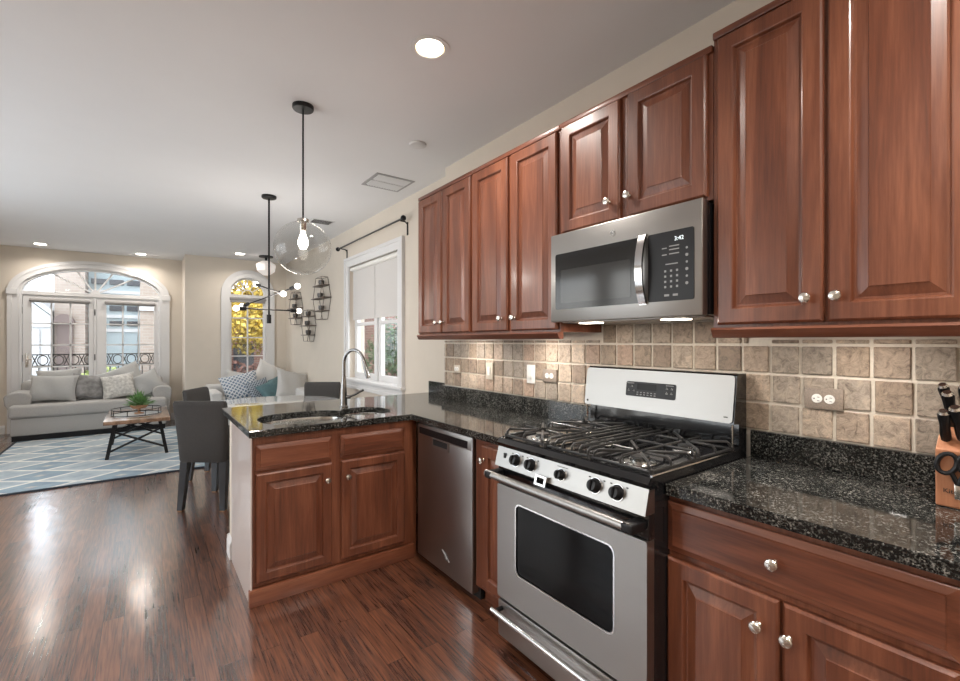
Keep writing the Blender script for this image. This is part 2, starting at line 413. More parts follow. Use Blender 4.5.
    def text(s, txt, size, origin, ux, uz, thick=.001, align='CENTER'):
        cu = bpy.data.curves.new('t', 'FONT'); cu.body = txt; cu.size = size; cu.align_x = align; cu.align_y = 'CENTER'; cu.extrude = thick / 2; cu.resolution_u = 3
        o = bpy.data.objects.new('t', cu); C.objects.link(o)
        dg = bpy.context.evaluated_depsgraph_get(); me = o.evaluated_get(dg).to_mesh()
        ux = Vector(ux).normalized(); uz = Vector(uz).normalized(); un = ux.cross(uz)
        vs = [s.bm.verts.new(Vector(origin) + ux * v.co.x + uz * v.co.y + un * v.co.z) for v in me.vertices]
        fs = []
        for p in me.polygons:
            try: fs.append(s.bm.faces.new([vs[i] for i in p.vertices]))
            except ValueError: pass
        s._setm(fs); bpy.data.objects.remove(o); return s

def world_loc(o):
    v = Vector((0, 0, 0))
    while o is not None: v += o.location; o = o.parent
    return v
def build(name, mb, mat=None, parent=None, smooth=True, label=None):
    bm = mb.bm
    L = world_loc(parent) if parent else Vector((0, 0, 0))
    if L.length > 0: bmesh.ops.translate(bm, verts=bm.verts, vec=-L)
    bmesh.ops.recalc_face_normals(bm, faces=bm.faces)
    me = bpy.data.meshes.new(name); bm.to_mesh(me); bm.free()
    names = mb.mats if mb.mats else [mat]
    for n in names: me.materials.append(MATS[n])
    if smooth:
        me.shade_smooth()
        try: me.set_sharp_from_angle(angle=R(34))
        except Exception: pass
    o = bpy.data.objects.new(name, me); C.objects.link(o)
    if parent: o.parent = parent
    if label: o['label'] = label
    return o
def tag(o, label, cat, group=None, kind=None):
    o['label'] = label; o['category'] = cat
    if group: o['group'] = group
    if kind: o['kind'] = kind
    return o
def thing(name, loc, label, cat, group=None):
    o = bpy.data.objects.new(name, None); C.objects.link(o); o.location = loc; o.empty_display_size = .1
    return tag(o, label, cat, group)
def struct(name, mb, mat=None, smooth=False):
    o = build(name, mb, mat, None, smooth); o['kind'] = 'structure'; return o
def copy_tree(o, parent=None):
    c = o.copy(); C.objects.link(c); c.parent = parent
    for ch in list(o.children): copy_tree(ch, c)
    return c
def recentre(o, loc):
    """moves an object's origin to loc (world geometry stays)"""
    o.data.transform(Matrix.Translation(-Vector(loc))); o.location = loc; return o

CEIL = 2.81
# ------------------------------------------------------------------ structure
def ellipse_arch(x0, x1, zs, rise, n=28, grow=0.0):
    cx = (x0 + x1) / 2; a = (x1 - x0) / 2 + grow; r = rise + grow
    return [(cx + a * math.cos(math.pi - math.pi * k / n), zs + r * math.sin(math.pi * k / n)) for k in range(n + 1)]

struct('floor', MB().box((-2.7, -2.2, -.12), (2.4, 9.9, 0)), 'oak_floor')
struct('ceiling', MB().box((-2.7, -2.2, CEIL), (2.4, 9.9, CEIL + .15)), 'ceiling_paint')
struct('wall_right', MB().box((2.0, -2.2, 0), (2.3, 3.2, CEIL)), 'wall_paint')
KW = (4.24, 5.66, .90, 2.33)
struct('wall_right', MB().plate([[(2.1, 3.2, 0), (2.1, 9.1, 0), (2.1, 9.1, CEIL), (2.1, 3.2, CEIL)],
    [(2.1, KW[0], KW[2]), (2.1, KW[1], KW[2]), (2.1, KW[1], KW[3]), (2.1, KW[0], KW[3])]], (.2, 0, 0)), 'wall_paint')
LW_ADDED = [(2.6, 4.5, .5, 2.5), (4.7, 6.6, .5, 2.5)]  # left-wall windows, out of view, added to let in more daylight
struct('wall_left', MB().plate([[(-2.5, -2.2, 0), (-2.5, 9.85, 0), (-2.5, 9.85, CEIL), (-2.5, -2.2, CEIL)]] + [[(-2.5, a, c), (-2.5, b_, c), (-2.5, b_, d), (-2.5, a, d)] for a, b_, c, d in LW_ADDED], (-.2, 0, 0)), 'wall_paint')
struct('wall_behind', MB().box((-2.5, -2.2, 0), (2.0, -2.0, CEIL)), 'wall_paint')
for k, (a, b_, c, d) in enumerate(LW_ADDED):
    m = MB(); m.ring([(-2.58, a + .06, c + .06), (-2.58, b_ - .06, c + .06), (-2.58, b_ - .06, d - .06), (-2.58, a + .06, d - .06)], [(-2.58, a, c), (-2.58, b_, c), (-2.58, b_, d), (-2.58, a, d)], (-.05, 0, 0), close=True)
    m.box((-2.62, (a + b_) / 2 - .03, c), (-2.585, (a + b_) / 2 + .03, d)); wq = struct('window_%d' % (4 + k), m, 'white_trim')
    build('glass', MB().box((-2.605, a + .03, c + .03), (-2.600, b_ - .03, d - .03)), 'window_glass', wq)
DX0, DX1, DZS, DRISE = -1.55, .24, 2.145, .415
hole = [(DX0, 9.65, -.0)] if False else None
da = ellipse_arch(DX0, DX1, DZS, DRISE)
lp = [(-2.5, 0), (DX0, 0)] + da + [(DX1, 0), (.53, 0), (.53, CEIL), (-2.5, CEIL)]
struct('wall_far', MB().plate([[(x, 9.65, z) for x, z in lp]], (0, .2, 0)), 'wall_paint')
AX0, AX1, AZS, ASILL = 1.165, 1.775, 2.20, .76
aa = ellipse_arch(AX0, AX1, AZS, .31)
struct('wall_far', MB().plate([[(x, 8.9, z) for x, z in [(.53, 0), (2.1, 0), (2.1, CEIL), (.53, CEIL)]],
    [(x, 8.9, z) for x, z in [(AX0, ASILL)] + aa + [(AX1, ASILL)]]], (0, .2, 0)), 'wall_paint')
struct('wall_return', MB().box((.53, 9.1, 0), (.73, 9.85, CEIL)), 'wall_paint')
def baseboard(name, a, b, t_dir):
    m = MB(); ax, ay = a; bx, by = b; nx, ny = t_dir
    prof = [(0, 0), (.016, 0), (.016, .09), (.011, .105), (.006, .12), (0, .125)]
    m.loft([[(ax + nx * d, ay + ny * d, z) for d, z in prof], [(bx + nx * d, by + ny * d, z) for d, z in prof]])
    struct(name, m, 'white_trim')
baseboard('baseboard_far', (-2.5, 9.65), (-1.68, 9.65), (0, -1))
baseboard('baseboard_far', (.37, 9.65), (.53, 9.65), (0, -1))
baseboard('baseboard_far', (.514, 8.9), (2.1, 8.9), (0, -1))
baseboard('baseboard_return', (.53, 8.9), (.53, 9.65), (-1, 0))
baseboard('baseboard_right', (2.1, 3.62), (2.1, 8.88), (-1, 0))
baseboard('baseboard_left', (-2.5, -1.98), (-2.5, 9.63), (1, 0))

# french doors with arched transom -----------------------------------------------------
def arch_band(m, x0, x1, zb, zs, rise, w_in, w_out, y, th, bottom=False):
    inner = [(x0 - w_in, zb)] + ellipse_arch(x0, x1, zs, rise, grow=w_in) + [(x1 + w_in, zb)]
    outer = [(x0 - w_out, zb)] + ellipse_arch(x0, x1, zs, rise, grow=w_out) + [(x1 + w_out, zb)]
    m.ring([(x, y, z) for x, z in inner], [(x, y, z) for x, z in outer], (0, th, 0))
m = MB()
arch_band(m, DX0, DX1, 0, DZS, DRISE, -.012, .10, 9.65, -.022)
arch_band(m, DX0, DX1, 0, DZS, DRISE, .055, .105, 9.65, -.034)
for sx in (DX0 - .055, DX1 + .055): m.box((sx - .062, 9.60, DZS - .06), (sx + .062, 9.65, DZS + .03), .006)
arch_band(m, DX0, DX1, 0, DZS, DRISE, -.045, 0.0, 9.66, .13)
m.box((DX0, 9.69, 2.095), (DX1, 9.78, 2.155), .004)
struct('trim_1', m, 'white_trim')
dcx = (DX0 + DX1) / 2
m = MB()
for ang in (30, 58, 90, 122, 150):
    dx, dz = math.cos(R(ang)), math.sin(R(ang)); k = 1 / math.sqrt((dx / .86) ** 2 + (dz / .385) ** 2)
    m.tube([(dcx, 9.735, 2.145), (dcx + dx * k, 9.735, 2.145 + dz * k)], .013, 6)
m.lathe((dcx, 9.72, 2.155), [(.06, 0), (.06, .03)], (0, 1, 0), 20)
wt = struct('window_1', m, 'white_trim')
g = MB(); g.prism([(x, 9.735, z) for x, z in ellipse_arch(DX0 + .03, DX1 - .03, 2.155, .375)], (0, .004, 0)); build('glass', g, 'window_glass', wt)
def leaf(name, x0, x1, gx0, gx1):
    zb, zt, g0, g1 = .02, 2.093, .30, 2.0
    m = MB()
    m.plate([[(x0, 9.71, zb), (x1, 9.71, zb), (x1, 9.71, zt), (x0, 9.71, zt)], [(gx0, 9.71, g0), (gx1, 9.71, g0), (gx1, 9.71, g1), (gx0, 9.71, g1)]], (0, .045, 0))
    for k in (1, 2):
        x = gx0 + (gx1 - gx0) * k / 3; m.box((x - .010, 9.718, g0), (x + .010, 9.745, g1))
    for k in range(1, 5):
        z = g1 - (g1 - g0) * k / 5 ; m.box((gx0, 9.718, z - .010), (gx1, 9.745, z + .010))
    d = struct(name, m, 'white_trim')
    build('glass', MB().box((gx0, 9.730, g0), (gx1, 9.734, g1)), 'window_glass', d)
    hd = MB(); hd.tube([(gx0 - .02, 9.685, g1 + .015), (gx1 + .02, 9.685, g1 + .015)], .026, 12)
    hd.box((gx0 + .0, 9.672, g1 - .022), (gx1, 9.700, g1 + .0), .004)
    t = tag(build('roller_shade', hd, 'shade_roll'), '', 'roller shade')
    return d, t
d1, t1 = leaf('door_1', -1.50, -.675, -1.405, -.735)
d2, t2 = leaf('door_2', -.635, .19, -.515, .125)
t1['label'] = 'rolled up grey shade above the left glass door leaf behind the grey sofa'
t2['label'] = 'rolled up grey shade above the right glass door leaf behind the grey sofa'
struct('trim_2', MB().box((-.672, 9.700, .02), (-.638, 9.76, 2.093), .004), 'white_trim')
hm = MB(); hm.box((-1.472, 9.700, .98), (-1.437, 9.711, 1.20), .003).tube([(-1.455, 9.70, 1.10), (-1.455, 9.66, 1.10), (-1.38, 9.655, 1.10)], .009, 8)
build('door_handle', hm, 'nickel', d1)
for z in (.35, 1.12, 1.85):
    build('hinge', MB().box((-.668, 9.692, z - .05), (-.652, 9.700, z + .05), .002), 'vent_dark', d1)
    build('hinge', MB().box((-1.520, 9.696, z - .05), (-1.502, 9.712, z + .05), .002), 'vent_dark', d1)

# arched window in the right bay ---------------------------------------------------------
def arch_full(m, grow_in, grow_out, y, th, zb_in, zb_out):
    inner = [(AX0 - grow_in, zb_in)] + ellipse_arch(AX0, AX1, AZS, .31, grow=grow_in) + [(AX1 + grow_in, zb_in)]
    outer = [(AX0 - grow_out, zb_out)] + ellipse_arch(AX0, AX1, AZS, .31, grow=grow_out) + [(AX1 + grow_out, zb_out)]
    m.ring([(x, y, z) for x, z in inner], [(x, y, z) for x, z in outer], (0, th, 0), close=True)
m = MB(); arch_full(m, -.01, .115, 8.9, -.022, ASILL, ASILL - .10); arch_full(m, .07, .12, 8.9, -.034, ASILL - .06, ASILL - .105)
arch_full(m, -.035, 0, 8.92, .12, ASILL + .035, ASILL)
struct('trim_3', m, 'white_trim')
m = MB()
m.box((AX0, 8.95, 2.14), (AX1, 9.02, 2.20)); m.box((AX0, 8.96, ASILL), (AX1, 9.01, ASILL + .05))
m.box((AX0 + .02, 8.96, ASILL), (AX0 + .05, 9.01, 2.2)); m.box((AX1 - .05, 8.96, ASILL), (AX1 - .02, 9.01, 2.2))
acx = (AX0 + AX1) / 2
m.box((acx - .011, 8.97, ASILL), (acx + .011, 8.995, 2.14))
for z in (1.12, 1.447, 1.79): m.box((AX0, 8.97, z - .011), (AX1, 8.995, z + .011))
for ang in (36, 64, 90, 116, 144):
    dx, dz = math.cos(R(ang)), math.sin(R(ang)); m.tube([(acx + dx * .08, 8.98, 2.2 + dz * .08), (acx + dx * .29, 8.98, 2.2 + dz * .29)], .008, 6)
m.ring([(acx + .08 * math.cos(R(a)), 8.972, 2.2 + .08 * math.sin(R(a))) for a in range(0, 181, 15)], [(acx + .096 * math.cos(R(a)), 8.972, 2.2 + .096 * math.sin(R(a))) for a in range(0, 181, 15)], (0, .016, 0))
w2 = struct('window_2', m, 'white_trim')
g = MB(); g.prism([(x, 8.985, z) for x, z in [(AX0 + .02, ASILL + .03)] + ellipse_arch(AX0 + .02, AX1 - .02, 2.2, .29) + [(AX1 - .02, ASILL + .03)]], (0, .004, 0)); build('glass', g, 'window_glass', w2)
hd = MB(); hd.tube([(AX0 + .01, 8.925, 2.125), (AX1 - .01, 8.925, 2.125)], .026, 12).box((AX0 + .03, 8.912, 2.06), (AX1 - .03, 8.93, 2.11), .004)
tag(build('roller_shade', hd, 'shade_roll'), 'rolled up grey shade inside the narrow arched window', 'roller shade')

# double casement window beside the sink ---------------------------------------------------
y0, y1, z0, z1 = KW
m = MB()
m.ring([(2.1, y0 + .01, z0 - .0), (2.1, y1 - .01, z0 - .0), (2.1, y1 - .01, z1 - .01), (2.1, y0 + .01, z1 - .01)],
       [(2.1, y0 - .11, z0 - .10), (2.1, y1 + .11, z0 - .10), (2.1, y1 + .11, z1 + .10), (2.1, y0 - .11, z1 + .10)], (-.022, 0, 0), close=True)
m.ring([(2.1, y0 - .07, z0 - .07), (2.1, y1 + .07, z0 - .07), (2.1, y1 + .07, z1 + .07), (2.1, y0 - .07, z1 + .07)],
       [(2.1, y0 - .115, z0 - .105), (2.1, y1 + .115, z0 - .105), (2.1, y1 + .115, z1 + .105), (2.1, y0 - .115, z1 + .105)], (-.034, 0, 0), close=True)
m.box((2.045, y0 - .13, z0 - .015), (2.2, y1 + .13, z0 + .018), .006)
struct('trim_4', m, 'white_trim')
m = MB(); ym = (y0 + y1) / 2
for a, b_ in ((y0, ym - .02), (ym + .02, y1)):
    m.ring([(2.17, a + .075, z0 + .09), (2.17, b_ - .075, z0 + .09), (2.17, b_ - .075, z1 - .08), (2.17, a + .075, z1 - .08)],
           [(2.17, a, z0), (2.17, b_, z0), (2.17, b_, z1), (2.17, a, z1)], (.05, 0, 0), close=True)
m.box((2.15, ym - .035, z0), (2.23, ym + .035, z1), .003)
m.box((2.165, y0 + .05, 1.575), (2.215, y1 - .05, 1.615), .004)
w3 = struct('window_3', m, 'white_trim')
build('glass', MB().box((2.19, y0 + .05, z0 + .05), (2.194, y1 - .05, z1 - .05)), 'window_glass', w3)
m = MB(); m.tube([(2.125, y0 + .02, z1 - .04), (2.125, y1 - .02, z1 - .04)], .028, 12)
sh = thing('window_blind', (2.13, ym, z1), 'light grey roller blind drawn half down over the window behind the faucet', 'blind')
build('roller', m, 'white_plastic', sh)
m = MB()
for a, b_ in ((y0 + .03, ym - .006), (ym + .006, y1 - .03)): m.box((2.138, a, 1.66), (2.141, b_, z1 - .03))
build('cloth', m, 'shade_cloth', sh)
m = MB(); m.box((2.134, y0 + .03, 1.645), (2.146, y1 - .03, 1.662), .003); build('bottom_bar', m, 'shade_cloth', sh)

# ------------------------------------------------------------------ cabinets
# frame functions: local (u along the run, z up, d outwards) -> world
def fr_wall(xf): return lambda u, z, d: Vector((xf - d, u, z))
def fr_isl(yf): return lambda u, z, d: Vector((u, yf - d, z))
def panel_door(m, fr, u0, u1, z0, z1, stile=.058, th=.020):
    rings = [(0, 0.0), (0, th - .008), (.003, th - .004), (.008, th), (stile - .005, th), (stile - .001, th - .002), (stile + .003, th - .010), (stile + .004, th - .013), (stile + .010, th - .0135), (stile + .038, th - .0045), (stile + .040, th - .002), (stile + .041, th - .002)]
    rr = []
    for ins, d in rings:
        rr.append([fr(u0 + ins, z0 + ins, d), fr(u1 - ins, z0 + ins, d), fr(u1 - ins, z1 - ins, d), fr(u0 + ins, z1 - ins, d)])
    m.loft(rr); return m
def slab_front(m, fr, u0, u1, z0, z1, th=.020):
    rings = [(0, 0.0), (0, th - .012), (.003, th - .010), (.020, th - .004), (.022, th)]
    m.loft([[fr(u0 + i, z0 + i, d), fr(u1 - i, z0 + i, d), fr(u1 - i, z1 - i, d), fr(u0 + i, z1 - i, d)] for i, d in rings]); return m
def knob(fr, u, z, base=.020):
    o = fr(u, z, base); d = (fr(u, z, 1) - fr(u, z, 0))
    return MB().lathe(o, [(.009, 0), (.008, .003), (.0055, .006), (.0055, .013), (.010, .017), (.0155, .020), (.0165, .024), (.014, .028), (.008, .030), (.002, .0305)], d, 20)
def face_frame(m, fr, u0, u1, z0, z1, opens):
    """frame 19 mm thick behind the doors with the cabinet openings cut"""
    loops = [[fr(u0, z0, 0), fr(u1, z0, 0), fr(u1, z1, 0), fr(u0, z1, 0)]]
    for a, b_, c, d in opens: loops.append([fr(a, c, 0), fr(b_, c, 0), fr(b_, d, 0), fr(a, d, 0)])
    m.plate(loops, fr(0, 0, -.019) - fr(0, 0, 0)); return m

UX = 1.67   # front plane of the upper cabinets' face frames (doors reach 1.65)
def upper(name, label, y0, y1, z0, z1, doors, knobs, rail=True):
    c = thing(name, ((UX + 2) / 2, (y0 + y1) / 2, z0), label, 'cabinet', 'cherry wall cabinets over the counter')
    fr = fr_wall(UX)
    m = MB(); m.box((UX + .019, y0, z0), (1.985 if z0 < 1.6 else 2.0, y1, z1))
    build('body', m, 'cherry', c, False)
    m = MB(); face_frame(m, fr, y0, y1, z0, z1, [(a + .02, b_ - .02, zz0 + .02, zz1 - .02) for a, b_, zz0, zz1 in doors]); build('face_frame', m, 'cherry', c, False)
    for (a, b_, zz0, zz1), (ky, kz) in zip(doors, knobs):
        d = build('door', panel_door(MB(), fr, a, b_, zz0, zz1), 'cherry', c, False)
        build('knob', knob(fr, ky, kz), 'nickel', d)
    m = MB(); m.box((UX - .012, y0, z1 - .022), (UX + .02, y1, z1 + .004), .004); build('top_moulding', m, 'cherry_y', c)
    if rail:
        m = MB()
        prof = [(UX + .02, z0), (UX - .020, z0), (UX - .024, z0 - .008), (UX - .018, z0 - .016), (UX - .012, z0 - .030), (UX - .004, z0 - .036), (UX + .02, z0 - .036)]
        m.loft([[(x, y0, z) for x, z in prof], [(x, y1, z) for x, z in prof]]); build('light_rail', m, 'cherry_y', c)
    return c
upper('wall_cabinet', 'tall narrow two-door cherry wall cabinet nearest the window with the grey blind', 2.345, 3.04, 1.425, 2.452,
      [(2.700, 3.028, 1.436, 2.425), (2.357, 2.686, 1.436, 2.425)], [(2.745, 1.508), (2.668, 1.508)])
upper('wall_cabinet', 'tall two-door cherry wall cabinet just left of the microwave', 1.59, 2.343, 1.425, 2.452,
      [(1.985, 2.330, 1.436, 2.425), (1.602, 1.955, 1.436, 2.425)], [(2.035, 1.508), (1.94 - .02, 1.508)])
upper('wall_cabinet', 'short two-door cherry wall cabinet directly above the microwave', .832, 1.588, 1.895, 2.452,
      [(1.228, 1.570, 1.908, 2.430), (.850, 1.190, 1.908, 2.430)], [(1.280, 1.992), (1.177, 1.994)], rail=False)
upper('wall_cabinet', 'large two-door cherry wall cabinet over the wall outlet right of the microwave', .140, .830, 1.425, 2.490,
      [(.493, .812, 1.436, 2.462), (.163, .483, 1.436, 2.462)], [(.534, 1.511), (.458, 1.511)])

BX = 1.40   # face-frame plane of the base cabinets on the wall run
# right base cabinet
def base_cab(label, y0, y1, fronts, doors, knobs, toe=True):
    c = thing('base_cabinet', ((BX + 2) / 2, (y0 + y1) / 2, 0), label, 'cabinet', 'cherry base cabinets under the black counter')
    fr = fr_wall(BX)
    build('body', MB().box((BX + .019, y0, .10), (1.98, y1, .872)), 'cabinet_inside', c, False)
    m = MB(); face_frame(m, fr, y0, y1, .10, .872, [(a + .02, b_ - .02, c_ + .015, d_ - .015) for a, b_, c_, d_ in fronts + doors]); build('face_frame', m, 'cherry', c, False)
    ks = list(knobs)
    for q in fronts:
        d = build('drawer_front', slab_front(MB(), fr, *q), 'cherry_y', c, False); ky, kz = ks.pop(0); build('knob', knob(fr, ky, kz), 'nickel', d)
    for q in doors:
        d = build('door', panel_door(MB(), fr, *q), 'cherry', c, False); ky, kz = ks.pop(0); build('knob', knob(fr, ky, kz), 'nickel', d)
    build('toe_kick', MB().box((BX + .06, y0, 0), (BX + .08, y1, .10)), 'cherry_y', c, False)
    return c
base_cab('cherry base cabinet with one wide drawer over two doors, right of the stove', .13, .858,
         [(.172, .842, .692, .852)], [(.512, .842, .125, .672), (.172, .504, .125, .672)], [(.523, .773), (.563, .585), (.488, .585)])
base_cab('narrow single-door cherry base cabinet between dishwasher and stove', 1.612, 1.935, [], [(1.622, 1.868, .125, .850)], [(1.845, .775)])
# island (sink) cabinet
c = thing('sink_cabinet', (.91, 2.9, 0), 'cherry sink cabinet at the end of the counter with two false drawers over two doors', 'cabinet', 'cherry base cabinets under the black counter')
fr = fr_isl(2.61)
build('body', MB().box((.445, 2.629, .0), (1.42, 2.66, .872)).box((.445, 2.66, 0), (1.40, 3.22, .66)).box((.445, 2.629, 0), (.46, 3.22, .872)), 'cherry', c, False)
qs = [(.464, .861, .698, .832), (.911, 1.320, .698, .832)]; ds = [(.464, .861, .113, .684), (.915, 1.320, .113, .684)]
m = MB(); face_frame(m, fr, .440, 1.385, .09, .872, [(a + .02, b_ - .02, c_ + .015, d_ - .015) for a, b_, c_, d_ in qs + ds]); build('face_frame', m, 'cherry', c, False)
for q in qs: build('false_drawer', slab_front(MB(), fr, *q), 'cherry_x', c, False)
for q, (kx, kz) in zip(ds, ((.832, .592), (.950, .592))):
    d = build('door', panel_door(MB(), fr, *q, .052), 'cherry', c, False); build('knob', knob(fr, kx, kz), 'nickel', d)
build('end_panel', MB().box((.438, 2.592, 0), (.446, 3.232, .872), .002), 'panel_sheen', c, False, 'cherry end panel with pale sheen put into its colour')
m = MB(); m.box((.430, 2.583, 0), (1.385, 2.612, .088), .004); build('base_moulding', m, 'cherry_x', c)
# knee wall behind it
struct('wall_knee', MB().box((.445, 3.235, 0), (2.1, 3.36, .872)), 'wall_paint')
baseboard('baseboard_knee', (.445, 3.235), (.445, 3.375), (-1, 0))
baseboard('baseboard_knee', (.430, 3.36), (2.08, 3.36), (0, 1))

# ------------------------------------------------------------------ counters
def sup(cx, cy, rx, ry, a0, a1, n, p=2.6):
    o = []
    for k in range(n + 1):
        a = R(a0 + (a1 - a0) * k / n); ca, sa = math.cos(a), math.sin(a)
        o.append((cx + rx * math.copysign(abs(ca) ** (2 / p), ca), cy + ry * math.copysign(abs(sa) ** (2 / p), sa)))
    return o
LB = (.795, 2.885, .265, .225); RB = (1.185, 2.900, .150, .175)
hole = sup(*LB, 28, 332, 34) + sup(*RB, -150, 150, 26)
ctr = thing('countertop', (1.2, 2.9, .876), 'L-shaped black granite countertop holding the sink and running to the stove', 'countertop')
m = MB()
outl = [(1.365, 1.606), (1.998, 1.606), (1.998, 3.202), (2.098, 3.202), (2.098, 3.61), (.43, 3.61), (.43, 2.585), (1.365, 2.585)]
m.plate([[(x, y, .876) for x, y in outl], [(x, y, .876) for x, y in hole]], (0, 0, .038))
o = build('slab', m, 'granite', ctr, False)
bv = o.modifiers.new('b', 'BEVEL'); bv.width = .004; bv.segments = 2; bv.limit_method = 'ANGLE'; bv.angle_limit = R(60)
m = MB(); m.box((1.976, 1.606, .914), (1.998, 3.202, 1.018), .002); build('splash', m, 'granite', ctr, False)
m = MB(); m.box((2.076, 3.204, .914), (2.098, 3.61, 1.018), .002).box((1.976, 3.204, .914), (2.076, 3.222, 1.018), .002); build('splash', m, 'granite', ctr, False)
ct2 = thing('countertop', (1.68, .5, .876), 'black granite countertop under the knife block, right of the stove', 'countertop')
m = MB(); m.box((1.365, .115, .876), (1.998, .836, .914), .004); build('slab', m, 'granite', ct2, False)
m = MB(); m.box((1.976, .115, .914), (1.998, .836, 1.018), .002); build('splash', m, 'granite', ct2, False)

# sink
sk = thing('kitchen_sink', (1.0, 2.9, .70), 'double-bowl stainless sink set into the black counter under the faucet', 'sink')
def bowl(cx, cy, rx, ry, depth):
    m = MB(); rings = []
    for k, (s_, z) in enumerate([(1.10, .8755), (1.02, .8755), (1.0, .872), (.985, .85), (.95, .74), (.88, .874 - depth + .012), (.70, .874 - depth), (.1, .872 - depth)]):
        rings.append([(x, y, z) for x, y in sup(cx, cy, rx * s_, ry * s_, 0, 352, 44)])
    m.loft(rings, False, True); return m
build('bowl', bowl(.790, 2.885, .262, .222, .19), 'steel_bowl', sk); build('bowl', bowl(1.19, 2.900, .138, .172, .15), 'steel_bowl', sk)
build('drain', MB().lathe((.79, 2.885, .687), [(.045, 0), (.045, .004), (.03, .005), (.02, .002)]), 'chrome', sk)
build('drain', MB().lathe((1.19, 2.90, .727), [(.045, 0), (.045, .004), (.03, .005), (.02, .002)]), 'chrome', sk)

# faucet
fx, fy = 1.13, 3.155
fc = thing('kitchen_faucet', (fx, fy, .914), 'dark chrome gooseneck faucet rising behind the sink', 'faucet')
m = MB(); m.lathe((fx, fy, .914), [(.030, 0), (.030, .006), (.024, .012), (.022, .03), (.022, .085), (.018, .16), (.0135, .22)]); build('base', m, 'faucet_metal', fc)
dirx, diry = .515, -.857
pts = [(fx, fy, 1.12), (fx, fy, 1.225)]
rad = .085
for k in range(1, 15):
    a = math.pi * k / 14 * .92; d = rad - rad * math.cos(a); pts.append((fx + dirx * d, fy + diry * d, 1.225 + rad * math.sin(a) * 1.08))
m = MB(); m.tube(pts, .0115, 14); build('neck', m, 'faucet_metal', fc)
e = Vector(pts[-1]); dn = (Vector(pts[-1]) - Vector(pts[-2])).normalized()
m = MB(); m.tube([e - dn * .01, e + dn * .03, e + dn * .10, e + dn * .13], [.0135, .0155, .018, .016], 14); build('spray_head', m, 'faucet_metal', fc)
m = MB(); m.tube([(fx, fy, .985), (fx + .035, fy - .03, .985)], .013, 12).tube([(fx + .03, fy - .026, .987), (fx + .06, fy - .045, 1.0), (fx + .115, fy - .075, 1.035)], [.008, .0075, .009], 10); build('lever', m, 'faucet_metal', fc)
# ------------------------------------------------------------------ backsplash
bs = thing('tile_backsplash', (1.995, 1.7, 1.018), 'tumbled beige stone tile backsplash between black counter and cherry cabinets', 'backsplash')
PY, PZ, Z0 = .104, .115, 1.018
m = MB(); m.box((1.9955, .115, 1.018), (1.9995, 3.198, 1.388)).box((1.9955, .845, 1.388), (1.9995, 1.588, 1.468)); build('grout', m, 'grout', bs, False)
bm = bmesh.new(); cl = bm.loops.layers.float_color.new('tile_colour')
base_c = [(.40, .315, .245), (.34, .265, .20), (.46, .375, .295), (.28, .215, .165), (.40, .29, .22), (.36, .305, .25)]
def tile(ya, yb, za, zb):
    n0 = len(bm.faces)
    rx = random.uniform(-.0012, .0012); g = .0045; s = bmesh.ops.create_cube(bm, size=1)['verts']
    ya += g + random.uniform(0, .0015); yb -= g + random.uniform(0, .0015); za += g + random.uniform(0, .0015); zb -= g + random.uniform(0, .0015)
    if yb - ya < .012 or zb - za < .008: 
        bmesh.ops.delete(bm, geom=s, context='VERTS'); return
    for v in s: v.co = Vector((1.9962 if v.co.x > 0 else 1.9875 + rx + random.uniform(-.0007, .0007), ya if v.co.y < 0 else yb, za if v.co.z < 0 else zb))
    es = list(set(e for v in s for e in v.link_edges)); fs = bmesh.ops.bevel(bm, geom=es, offset=.0035, segments=2, profile=.5, affect='EDGES')['faces']
    c = random.choice(base_c); k = random.uniform(.86, 1.12)
    bm.faces.ensure_lookup_table()
    for f in bm.faces[n0:]:
        for l in f.loops: l[cl] = (c[0] * k, c[1] * k, c[2] * k, 1)
for row in range(4):
    za = Z0 + row * PZ
    y = .353 - 3 * PY + (0 if row % 2 == 0 else random.uniform(-.01, .01))
    while y < 3.2:
        ya, yb = max(y, .115), min(y + PY, 3.2)
        mid = (ya + yb) / 2
        zt = 1.388
        if row == 3 and .82 < mid < 1.60: ya, yb, zt = max(ya, .846), min(yb, 1.588), 1.468
        n0 = len(bm.faces)
        if yb > ya and zt > za: tile(ya, yb, za, min(za + PZ, zt))
        y += PY
me = bpy.data.meshes.new('tiles'); bm.to_mesh(me); bm.free(); me.materials.append(MATS['travertine'])
o = bpy.data.objects.new('tile_field', me); C.objects.link(o); o.parent = bs; me.transform(Matrix.Translation(-bs.location))
o['label'] = 'individually tumbled stone squares set in a grid'

# outlets and switches on the tile
def duplex(yc, zc, w, h, plate, label, horizontal=True, kind='outlet'):
    t = thing('wall_outlet' if kind == 'outlet' else 'light_switch', (1.985, yc, zc), label, kind, 'outlet and switch plates on the backsplash')
    build('plate', MB().box((1.977, yc - w / 2, zc - h / 2), (1.9865, yc + w / 2, zc + h / 2), .003), plate, t)
    if kind == 'outlet':
        for s in (-1, 1):
            cy, cz = (yc + s * w * .16, zc) if horizontal else (yc, zc + s * h * .17)
            r = MB(); r.lathe((1.977, cy, cz), [(.0165, 0), (.0165, .002), (.015, .003)], (-1, 0, 0), 18)
            ro = build('receptacle', r, 'white_plastic', t)
            m = MB(); m.box((1.9732, cy - .009, cz - .0085), (1.9738, cy - .001, cz - .0065)).box((1.9732, cy - .009, cz + .0045), (1.9738, cy - .001, cz + .0065)).lathe((1.9738, cy + .007 if False else cy - .010 + .018, cz), [(.0022, 0), (.0022, .0006)], (-1, 0, 0), 10)
            build('slots', m, 'slot_black', ro)
    else:
        build('rocker', MB().box((1.972, yc - .012, zc - .03), (1.977, yc + .012, zc + .03), .002), 'white_plastic', t)
